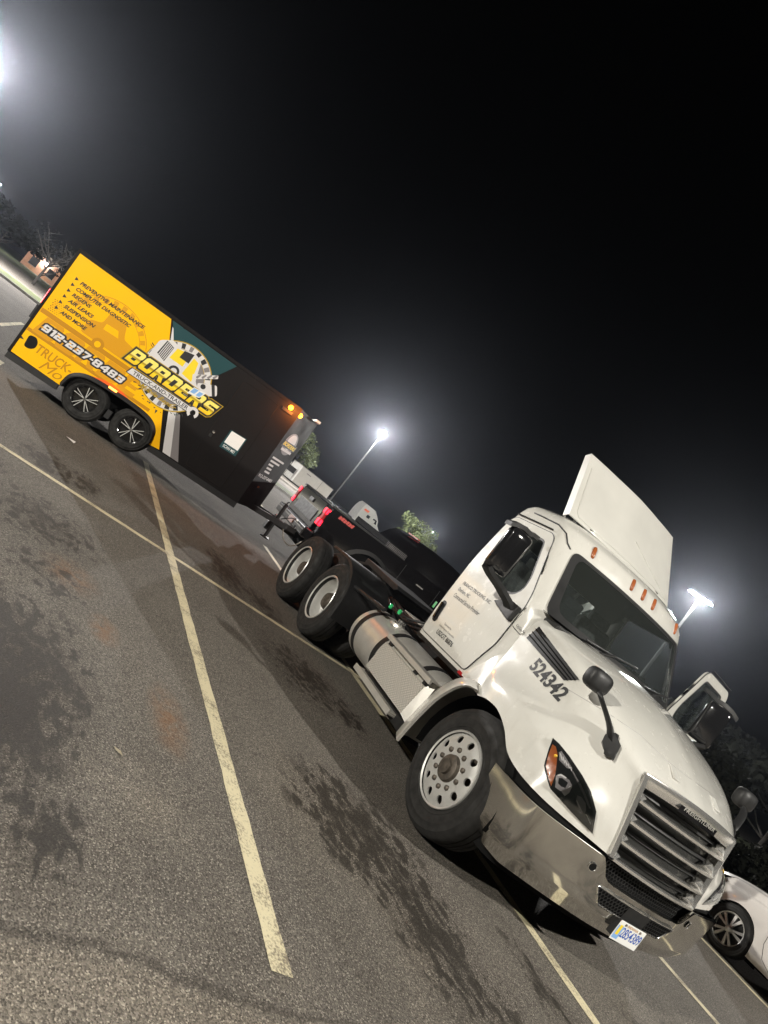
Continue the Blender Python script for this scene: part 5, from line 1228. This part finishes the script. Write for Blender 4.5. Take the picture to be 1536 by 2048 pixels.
# tailgate and lamps
tgt = MB().box((.028, -.80, .80), (.062, .80, 1.425)).build('tailgate', M['pick'], PK, bevel=.01)
MB().box((.014, -.62, .96), (.03, .62, 1.22)).build('tailgate_panel', M['black'], tgt, bevel=.01); MB().box((.005,-.12,1.26),(.03,.12,1.34)).build('tailgate_handle', M['black'], tgt, bevel=.008)
for sgn in (-1, 1):
    q = [(1.00,-.985),(1.02,-.84),(1.14,-.87),(1.22,-.83),(1.36,-.83),(1.37,-.985)]
    tl = MB().prism([(.99,.985),(1.0,.83),(1.13,.85),(1.20,.88),(1.27,.83),(1.37,.83),(1.375,.985)], lambda z, y: Vector((.02, sgn*y, z)), lambda z, y: Vector((.14, sgn*(y+.012), z))).build('tail_lamp', M['red_dim'], PK, bevel=.006)
    for z0, z1 in ((1.01,1.12),(1.26,1.355)):
        MB().box((.012, min(sgn*.86, sgn*.96), z0), (.022, max(sgn*.86, sgn*.96), z1)).build('lamp_element', M['red_lit'], tl, bevel=.004)
        MB().box((.03, min(sgn*.99, sgn*1.006), z0), (.10, max(sgn*.99, sgn*1.006), z1)).build('lamp_element', M['red_lit'], tl)
# bumper, plate, hitch
pb = MB().box((-.12, -1.0, .66), (.09, 1.0, .86)).build('rear_bumper', M['pick'], PK, bevel=.03, seg=3)
MB().box((-.135, -.30, .70), (-.119, -.0, .83)).build('licence_plate', mat('pale_plate', (.60,.42,.38), .5), pb)
MB().box((-.124, -.95, .775), (-.118, .95, .79)).build('bumper_trim', M['chrome'], pb)
for y in (-.45, .45): MB().box((-.124, y-.05, .80), (-.119, y+.05, .83)).build('plate_lamp', M['paper'], pb)
hc_ = MB().box((-.40, -.05, .46), (.30, .05, .55)).build('hitch_receiver', M['frame'], PK, bevel=.008)
MB().lathe([(.55,.02),(.58,.02),(.60,.03),(.63,.03),(.645,.0)], (-.36, 0, 0), 'z', 12).build('hitch_ball', M['chrome'], hc_, 50)
MB().box((-.42,-.07,.30),(-.30,.07,.47)).build('ball_mount', M['frame'], hc_, bevel=.01)
# side trim, flares, handles, mirror
for cx in (1.35, 4.95):
    a = [(cx-.60*math.cos(math.pi*i/14), .58+.585*math.sin(math.pi*i/14)) for i in range(15)]
    for sgn in (-1, 1): MB().grid([[pside(sgn)(x, z)+Vector((0, sgn*.05, -.02)), pside(sgn)(x+(x-cx)*.08, z+.05)+Vector((0, sgn*.012, 0))] for x, z in a]).build('wheel_flare', M['black'], PK, 60, solid=.02)
    for sgn in (-1, 1): MB().box((cx-.62, sgn*.70-.2, .62), (cx+.62, sgn*.70+.2, 1.10)).build('wheel_well', M['dark_void'], PK)
for x in (2.45, 3.35): MB().box((x, -1.04, 1.22), (x+.20, -1.012, 1.255)).build('door_handle', M['chrome'], PK, bevel=.008)
for x in (2.02, 3.0, 4.1): MB().tube([pside(-1)(x, .68)+Vector((0,.0,0)), pside(-1)(x, 1.1), pside(-1)(x, 1.42)], .005, 5).build('panel_gap', M['ink'], PK)
MB().obox((3.92,-1.18,1.58),(.04,0,0),(0,.12,0),(0,0,.15)).build('side_mirror', M['black'], PK, bevel=.03); MB().bar((3.95,-1.10,1.48),(3.98,-.96,1.44),.05).build('mirror_arm', M['black'], PK)
MB().bar((2.05,-1.10,.52),(4.3,-1.10,.50),.12,.05).build('running_board', M['black'], PK, bevel=.01)
# toolbox of tread plate across the front of the bed
tb = MB().box((1.45,-.97,1.47),(1.93,.97,1.60)).build('tool_box', M['gloss_black'], PK, bevel=.015)
for k in range(4): MB().bar((1.40-.0,-.985,1.485+.025*k),(1.93,-.985,1.485+.025*k),.006).build('tool_box_ridge', M['grey_pr'], tb)
# red script decals on bed side and roof edge
def squiggle(name, x0, z0, w, h, y, m, par):
    b_ = MB()
    for k in range(6):
        x = x0+w*k/6; b_ = MB().add([(x,y,z0+h*.1*(k%2)),(x+w/7,y,z0),(x+w/7+h*.3,y,z0+h*(.8+.2*((k*3)%2))),(x+h*.3,y,z0+h)], [(0,1,2,3)]); b_.build(name, m, par)
squiggle('red_decal_stroke', .26, 1.33, .36, .07, -1.035, M['red_text'], PK)
for x in (1.35, 4.95):
    for sgn in (-1, 1):
        t = MB().lathe([(h*.95, r*.86) for h, r in TYRE], axis='y', n=40, closed=True).build('wheel', M['rubber'], PK, 35, loc=(x, sgn*1.02, .44))
        MB().lathe([(-.03,.25),(-.035,.265),(.02,.24),(.06,.22),(.05,.10),(.03,.0)], axis='y', n=36).build('rim', M['gloss_black'], t, 40)
        if sgn > 0: t.rotation_euler = (0, 0, math.pi)
    MB().tube([(x,-.9,.44),(x,.9,.44)], .07, 10).build('axle', M['frame'], PK)
MB().box((.2,-.45,.42),(5.5,.45,.62)).build('chassis', M['dark_void'], PK)
# small specks of lamp reflections are left to the renderer

# ------------------------------------------------------------------ white hatchback in the next stall
CRX = empty('parked_car', (2.19, 9.27, 0), R(180)); tag(CRX, 'white hatchback car parked beyond the front of the white tractor', 'car')
# local: x forward (front axle at 0), y left; the side facing the camera is y = +.87
CS = [  # x, half width, sill z, belt z, shoulder half width, top z, top half width
 (.88,.30,.24,.52,.26,.62,.20),(.80,.62,.20,.58,.56,.74,.48),(.60,.80,.19,.66,.74,.86,.60),(.30,.86,.20,.76,.82,.95,.62),(0,.88,.21,.82,.84,1.00,.62),(-.30,.88,.21,.86,.84,1.05,.63),(-.45,.88,.21,.88,.84,1.09,.64),
 (-.60,.88,.21,.89,.84,1.16,.64),(-1.0,.88,.21,.91,.83,1.36,.60),(-1.4,.88,.21,.92,.83,1.48,.58),(-1.9,.88,.21,.93,.83,1.52,.57),(-2.4,.88,.21,.95,.83,1.51,.56),(-2.9,.87,.22,.96,.81,1.45,.54),(-3.25,.83,.25,.97,.76,1.30,.50),(-3.42,.74,.30,.95,.68,1.05,.48),(-3.50,.60,.38,.80,.55,.90,.40)]
def csec(s):
    x, w, z0, zb, ws, zt, wt = s; P = [(w-.06, z0), (w-.01, z0+.10), (w, z0+.22), (w-.005, (z0+zb)/2+.08), (w-.03, zb-.03), (ws-.02, zb+.015), (ws-.06, zb+.04), ((ws-.06+wt)/2+.03, (zb+zt)/2+.03), (wt, zt-.03), (wt*.8, zt), (0, zt+.012)]
    P = [(y, z) for y, z in P]; q = crom([Vector((y, z, 0)) for y, z in P], 31); return [Vector((x, v.x, v.y)) for v in q]
st = []
for j in range(31): pass
secs = [csec(s) for s in CS]
cols = [crom([sec[j] for sec in secs], 61) for j in range(31)]
gridr = [[cols[j][i] for j in range(31)]+[Vector((cols[j][i].x, -cols[j][i].y, cols[j][i].z)) for j in range(29, -1, -1)] for i in range(61)]
cb = MB().grid(gridr); m_ = len(gridr[0]); cb.f.append(list(range(m_))); cb.f.append(list(range(len(cb.v)-m_, len(cb.v)))); cb.f += [[i*m_, (i+1)*m_, (i+2)*m_-1, (i+1)*m_-1] for i in range(60)]
cbody = cb.build('body', M['car'], CRX, 60)
def bool_cut(o, cutter):
    md = o.modifiers.new('cut', 'BOOLEAN'); md.object = cutter; md.operation = 'DIFFERENCE'; md.solver = 'EXACT'
    dg = bpy.context.evaluated_depsgraph_get(); dg.update()
    me = bpy.data.meshes.new_from_object(o.evaluated_get(dg)); o.modifiers.clear(); o.data = me
    bpy.data.objects.remove(cutter); return o
cut = MB()
for x in (0, -2.70): cut.lathe([(-1.5,0),(-1.5,.345),(1.5,.345),(1.5,0)], (x, 0, .325), 'y', 40)
ct = cut.build('arch_cutter', None)
ct.parent = CRX; bpy.context.view_layer.update(); bool_cut(cbody, ct)
cbody.data.polygons.foreach_set('use_smooth', [True]*len(cbody.data.polygons)); cbody.data.set_sharp_from_angle(angle=R(40))
if not cbody.data.materials: cbody.data.materials.append(M['car'])
CB = bvh_of(cbody)
def car_at(x, z, off=.003):
    h = CB.ray_cast(Vector((x, 3, z)), Vector((0, -1, 0))); return (h[0] or Vector((x, .87, z)))+Vector((0, off, 0))
for x in (0, -2.70):
    for sgn in (-1, 1):
        MB().grid([[Vector((x+.345*math.cos(R(a)), sgn*y, .325+.345*math.sin(R(a)))) for a in range(-20, 205, 9)] for y in (.50, .865)]).build('wheel_well', M['dark_void'], CRX, 60)
        MB().box((x-.34, sgn*.5-.01, .12), (x+.34, sgn*.5+.01, .67)).build('well_liner', M['dark_void'], CRX)
        t = MB().lathe([(h*.60, .205+(r-.287)*.535) for h, r in TYRE], axis='y', n=44, closed=True).build('wheel', M['rubber'], CRX, 35, loc=(x, -.845, .32))
        MB().lathe([(-.012,.200),(-.02,.214),(-.012,.220),(.02,.206),(.06,.196)], axis='y', n=44).build('rim', M['alu_wheel'], t, 60)
        MB().lathe([(.045,0),(.05,.198)], axis='y', n=40).build('rim_back', M['spoke_dark'], t)
        for k in range(5):
            for d in (-13, 13):
                a = R(72*k+d+8); a2 = R(72*k+d*.45+8); c0_, s0_, c1_, s1_ = math.cos(a2), math.sin(a2), math.cos(a), math.sin(a)
                MB().add([(.045*c0_-.010*s0_, -.022, .045*s0_+.010*c0_), (.045*c0_+.010*s0_, -.022, .045*s0_-.010*c0_), (.204*c1_+.021*s1_, -.006, .204*s1_-.021*c1_), (.204*c1_-.021*s1_, -.006, .204*s1_+.021*c1_),
                          (.045*c0_-.008*s0_, .02, .045*s0_+.008*c0_), (.045*c0_+.008*s0_, .02, .045*s0_-.008*c0_), (.204*c1_+.014*s1_, .03, .204*s1_-.014*c1_), (.204*c1_-.014*s1_, .03, .204*s1_+.014*c1_)],
                         [(0,1,2,3),(0,4,5,1),(1,5,6,2),(2,6,7,3),(3,7,4,0)]).build('spoke', M['alu_wheel'], t)
        MB().lathe([(-.03,0),(-.028,.022),(-.015,.045),(.03,.05)], axis='y', n=20).build('hub_cap', M['alu_wheel'], t, 50)
        if sgn > 0: t.rotation_euler = (0, 0, math.pi); t.location.y = .845
def cpatch(name, poly, m, off=.004, par=None): return patch(name, poly, [], lambda x, z: car_at(x, z, off), .06, m, par or cbody)
for nm, poly in (('door_gap', [(-.47,.90),(-.42,.70),(-.44,.50),(-.52,.34),(-.66,.27)]), ('bumper_gap', [(.46,.80),(.36,.66),(.31,.60)]), ('door_gap', [(-1.45,.93),(-1.45,.30)])):
    MB().tube([car_at(*q, .0) for q in dens(poly, 6)], .004, 5).build(nm, M['ink'], cbody, 60)
hl_ = cpatch('headlight', rpoly([(.36,.90),(.62,.76),(.80,.66),(.66,.66),(.50,.78)], .02, 2), M['gloss_black'])
cpatch('bumper_vent', rpoly([(.72,.30),(.62,.34),(.60,.52),(.70,.56)], .03, 3), M['black']); cpatch('side_window', rpoly([(-.80,.965),(-1.40,.97),(-1.40,1.38),(-1.05,1.32)], .03, 3), M['gloss_black']); cpatch('side_window', rpoly([(-1.48,.97),(-2.40,1.0),(-2.3,1.36),(-1.48,1.40)], .03, 3), M['gloss_black'])
cpatch('fender_badge', [(-.60,.83),(-.50,.80),(-.52,.775),(-.62,.80)], M['gloss_black'])
mo = MB().obox((-.72,.98,.99),(.09,0,0),(0,.08,0),(0,0,.06)).build('side_mirror', M['car'], CRX, 50, bevel=.03, seg=3); MB().obox((-.72,.98,.945),(.08,0,0),(0,.07,0),(0,0,.018)).build('mirror_base', M['gloss_black'], mo)
# windscreen of the car
MB().grid([[Vector((x, y*w/1, z+.012)) for y in [k/6-1 for k in range(13)]] for x, w, z in ((-.50,.60,1.135),(-.75,.585,1.245),(-1.0,.57,1.372),(-1.2,.555,1.432))]).build('windscreen', M['gloss_black'], CRX, 60)
MB().box((-3.0,-.6,.16),(.5,.6,.30)).build('underbody', M['dark_void'], CRX)
# ------------------------------------------------------------------ far things
def az(a, d, z=0): return Vector((CAM.x+d*math.cos(R(a)), CAM.y+d*math.sin(R(a)), z))
def leafcloud(b, c, r, n, s, rnd, fl=1.0):
    c = Vector(c); V = []; F = []
    for i in range(n):
        d = Vector((rnd.gauss(0, 1), rnd.gauss(0, 1), rnd.gauss(0, 1))).normalized()*rnd.random()**.4
        p = c+Vector((d.x*r[0], d.y*r[1], d.z*r[2])); u = Vector((rnd.uniform(-1,1), rnd.uniform(-1,1), rnd.uniform(-1,1))).normalized()
        v = u.orthogonal().normalized(); q = s*rnd.uniform(.6, 1.5)
        k = len(V); V += [p-u*q, p+v*q*.45, p+u*q, p-v*q*.45]; F.append((k, k+1, k+2, k+3))
    b.add(V, F)
def tree(name, loc, h, rad, label, group, lm, n=1500, bare=False, seed=1, s=.12, cat='tree'):
    rnd = random.Random(seed); t = empty(name, loc); tag(t, label, cat, group)
    tr = MB(); top = h*.55
    tr.tube([(0,0,-.05),(.05*h*.1,0,h*.2),(0,.03,top)], [h*.028, h*.022, h*.012], 8)
    ends = []
    for k in range(9 if not bare else 14):
        a = rnd.uniform(0, 6.28); z0 = h*rnd.uniform(.18, .5); L = rad*rnd.uniform(.6, 1.0); e = Vector((L*math.cos(a), L*math.sin(a), z0+h*rnd.uniform(.2, .42)))
        mid = Vector((L*.45*math.cos(a), L*.45*math.sin(a), z0+(e.z-z0)*.35)); tr.tube([(0,0,z0), mid, e], [h*.012, h*.008, h*.003], 5); ends.append(e)
        if bare:
            for j in range(5):
                b0 = mid.lerp(e, rnd.random()); e2 = b0+Vector((rnd.uniform(-1,1), rnd.uniform(-1,1), rnd.uniform(.1,1)))*rad*.35; tr.tube([b0, b0.lerp(e2, .5)+Vector((0,0,-.05)), e2], [h*.005, h*.003, h*.0015], 4)
    tr.build('trunk', M['bark'], t)
    cr = MB()
    for e in ends: leafcloud(cr, e, (rad*.38, rad*.38, h*.13), n//(len(ends)+3), s, rnd)
    leafcloud(cr, (0, 0, h*.72), (rad*.7, rad*.7, h*.24), 3*n//(len(ends)+3), s, rnd)
    cr.build('crown', lm, t, fix=False)
    return t
TG = 'trees beyond the lot'
tree('leafy_tree', az(163.2, 62), 5.2, 2.0, 'lit leafy tree rising behind the nose of the trailer', TG, M['leaf'], 2200, seed=3, s=.10)
tree('leafy_tree', az(150.9, 70), 5.6, 2.0, 'pale green tree beside the small far lamp', TG, M['leaf'], 2400, seed=5, s=.10)
tree('bare_tree', az(-174.9, 68), 5.0, 2.6, 'bare-branched tree in front of the peach building', TG, M['leaf_shaded'], 500, True, seed=8, s=.08)
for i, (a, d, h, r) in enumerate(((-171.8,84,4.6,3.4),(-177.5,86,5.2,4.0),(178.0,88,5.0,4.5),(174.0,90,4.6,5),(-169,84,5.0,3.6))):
    tree('dark_tree', az(a, d), h, r, ('dark tree left of the peach building', 'dark tree right behind the bare-branched tree', 'dark tree behind the rear end of the yellow trailer', 'dark tree hidden low behind the trailer roof', 'dark tree at the left picture edge')[i], TG, M['leaf_shaded'], 2600, seed=20+i, s=.22)
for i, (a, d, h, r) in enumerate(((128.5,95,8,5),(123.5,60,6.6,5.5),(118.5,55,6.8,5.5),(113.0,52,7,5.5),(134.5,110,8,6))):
    tree('dark_tree', az(a, d), h, r, ('dark tree behind the open tractor door', 'dark tree beyond the white hatchback', 'dark tree above the roof of the hatchback', 'dark tree past the tail of the hatchback', 'dark tree far behind the tractor cab')[i], TG, M['leaf_shaded'], 3600, seed=40+i, s=.24)
# clipped dark hedge along the far side of the row
rnd = random.Random(77)
for i in range(9):
    hx_ = 10.5-2.7*i; hb_ = empty('hedge_shrub', (hx_, 14.2+rnd.uniform(-.2, .2), 0)); tag(hb_, ['dark shrub at the right-hand end of the hedge', 'dark hedge shrub second from its right-hand end', 'dark hedge shrub behind the hatchback tail', 'dark hedge shrub directly behind the hatchback', 'dark hedge shrub above the hatchback bonnet', 'dark hedge shrub behind the far hood mirror', 'dark hedge shrub behind the tractor grille', 'dark hedge shrub hidden behind the tractor cab', 'dark shrub at the far end of the hedge'][i], 'shrub', 'shrubs of the tall hedge')
    c_ = MB(); hgt = rnd.uniform(2.5, 3.2)
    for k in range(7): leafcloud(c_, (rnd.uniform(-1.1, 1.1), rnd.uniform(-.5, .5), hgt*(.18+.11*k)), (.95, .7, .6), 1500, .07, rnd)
    c_.build('foliage', M['leaf_shaded'], hb_, fix=False)
    s_ = MB()
    for k in range(4): s_.tube([(rnd.uniform(-.3,.3), rnd.uniform(-.2,.2), -.02), (rnd.uniform(-.6,.6), rnd.uniform(-.3,.3), hgt*.6)], [.04, .015], 6)
    s_.build('stems', M['bark'], hb_)
sheet('grass_strip', [(-16, 12.6), (14, 12.6), (14, 16.5), (-16, 16.5)], .02, M['grass'])
# peach building with lit front
bl = empty('peach_building', az(-175.4, 150), R(6)); tag(bl, 'small peach stucco building lit beyond the street', 'building')
wl_ = MB().box((-3, -5, 0), (5, 5, 3.3)).build('wall', M['stucco'], bl)
MB().prism([(-5.4,3.3),(5.4,3.3),(4.6,4.0),(-4.6,4.0)], lambda y, z: Vector((-3.4, y, z)), lambda y, z: Vector((5.4, y, z))).build('roof', M['concrete'], bl)
for y in (-3.4, -.2, 3.0):
    w_ = MB().box((4.98, y-.7, .9), (5.03, y+.7, 2.4)).build('window', M['gloss_black'], bl); MB().box((5.0, y-.8, .8), (5.06, y+.8, .9)).build('sill', M['concrete'], w_)
lo_ = bpy.data.lights.new('wall_light', 'POINT'); lo_.energy = 200; lo_.color = (1, .75, .55); lo_.shadow_soft_size = .2
wp = MB().box((5.0, -1.9, 2.7), (5.25, -1.5, 2.9)).build('wall_lamp', M['led'], bl); q = bpy.data.objects.new('wall_light', lo_); COL.objects.link(q); q.parent = bl; q.location = (7.2, -1.7, 2.6)
# white cargo trailer parked far beyond the pickup
cg_ = empty('cargo_trailer', az(160.6, 62), R(100)); tag(cg_, 'white cargo trailer parked far beyond the tail of the pickup', 'trailer')
MB().box((-1.9, -1.0, .45), (1.9, 1.0, 2.06)).build('body', M['white_panel'], cg_, bevel=.03)
MB().box((-1.95, -1.02, 2.04), (1.95, 1.02, 2.09)).build('roof_rail', M['concrete'], cg_); MB().box((.52, -1.02, .5), (.56, -1.0, 2.04)).build('corner_trim', M['concrete'], cg_)
for x in (-.45, .45):
    t = MB().lathe([(h*.7, r*.66) for h, r in TYRE], axis='y', n=24, closed=True).build('wheel', M['rubber'], cg_, 35, loc=(x, -1.0, .34)); MB().lathe([(.0,0),(.0,.19)], axis='y', n=20).build('rim', M['alu_wheel'], t)
MB().box((-2.0,-.9,.34),(2.0,.9,.46)).build('chassis', M['frame'], cg_)
MB().box((-2.9,-.5,.38),(-1.9,.5,.45)).build('tongue', M['frame'], cg_)
for k in range(4): MB().bar((-2.8+.22*k,-.6,.45),(-2.8+.22*k,-.6,1.75-.15*k),.05).build('rack_post', M['white_panel'], cg_)
MB().box((-2.85,-.7,1.0),(-2.05,-.5,1.5)).build('equipment_box', M['black'], cg_); MB().box((-1.2,-1.015,1.72),(-.7,-1.0,1.80)).build('maker_plate', M['grey_pr'], cg_)
# white sleeper tractor far behind the pickup bed
sl_ = empty('sleeper_truck', az(154.9, 104), R(95)); tag(sl_, 'white sleeper truck with orange lettering seen above the pickup bed', 'truck')
rg = []
for z, x0, x1, w in ((.6,-2.6,2.4,1.15),(1.6,-2.6,2.5,1.2),(2.2,-2.6,1.5,1.2),(2.8,-2.55,1.2,1.15),(3.4,-2.45,.5,1.05),(3.8,-2.2,-.3,.9)):
    rg.append([Vector((x0,-w,z)),Vector((x0+2.0,-w,z)),Vector((x1-.3,-w,z)),Vector((x1,-w+.4,z)),Vector((x1,w-.4,z)),Vector((x1-.3,w,z)),Vector((x0,w,z))])
sb = MB().grid(rg, closed=True); sb.f.append([len(sb.v)-7+k for k in range(7)]); sb.build('cab', M['white_panel'], sl_, 40)
MB().add([(.05,-1.19,2.15),(1.0,-1.215,2.15),(.75,-1.16,2.75),(.05,-1.165,2.75)], [(0,1,2,3)]).build('side_window', M['gloss_black'], sl_)
MB().add([(-1.2,-1.22,2.2),(-.6,-1.22,2.2),(-.6,-1.19,2.65),(-1.2,-1.19,2.65)], [(0,1,2,3)]).build('sleeper_window', M['gloss_black'], sl_)
squiggle('orange_decal_stroke', -2.2, 2.85, .9, .35, -1.19, M['orange_pr_glow'], sl_)
for x in (1.6, -1.6): MB().lathe([(h, r) for h, r in TYRE], axis='y', n=24, closed=True).build('wheel', M['rubber'], sl_, 35, loc=(x, -1.1, .51))
MB().box((-4.8,-.5,.7),(-2.6,.5,.95)).build('frame_rail', M['frame'], sl_)
# litter on the asphalt
lf = MB().add([(4.32,-.75,.006),(4.36,-.74,.012),(4.37,-.70,.007),(4.33,-.71,.006)], [(0,1,2,3)]).build('dry_leaf', mat('dry_leaf', (.35,.30,.2), .8)); tag(lf, 'small pale dry leaf lying left of the long parking line', 'leaf')
pc = MB().add([(-2.75,-1.42,.006),(-2.62,-1.45,.03),(-2.58,-1.30,.01),(-2.72,-1.28,.02)], [(0,1,2,3)]).build('paper_scrap', M['paper']); tag(pc, 'scrap of pale paper on the asphalt before the trailer wheels', 'litter')

# ------------------------------------------------------------------ thin air volume added to give the lamps their glow
hz = MB().box((-425, -425, -1), (425, 425, 11.5)).build('haze', None, None, fix=False); hz['kind'] = 'stuff'
hm = bpy.data.materials.new('lamp_glow_haze'); hm.use_nodes = True; hn = hm.node_tree.nodes; hn.remove(hn['Principled BSDF'])
pv = hn.new('ShaderNodeVolumePrincipled'); pv.inputs['Density'].default_value = .00026; pv.inputs['Color'].default_value = (.78, .85, 1.0, 1); pv.inputs['Anisotropy'].default_value = .87
hm.node_tree.links.new(pv.outputs[0], hn['Material Output'].inputs['Volume']); hz.data.materials.append(hm)
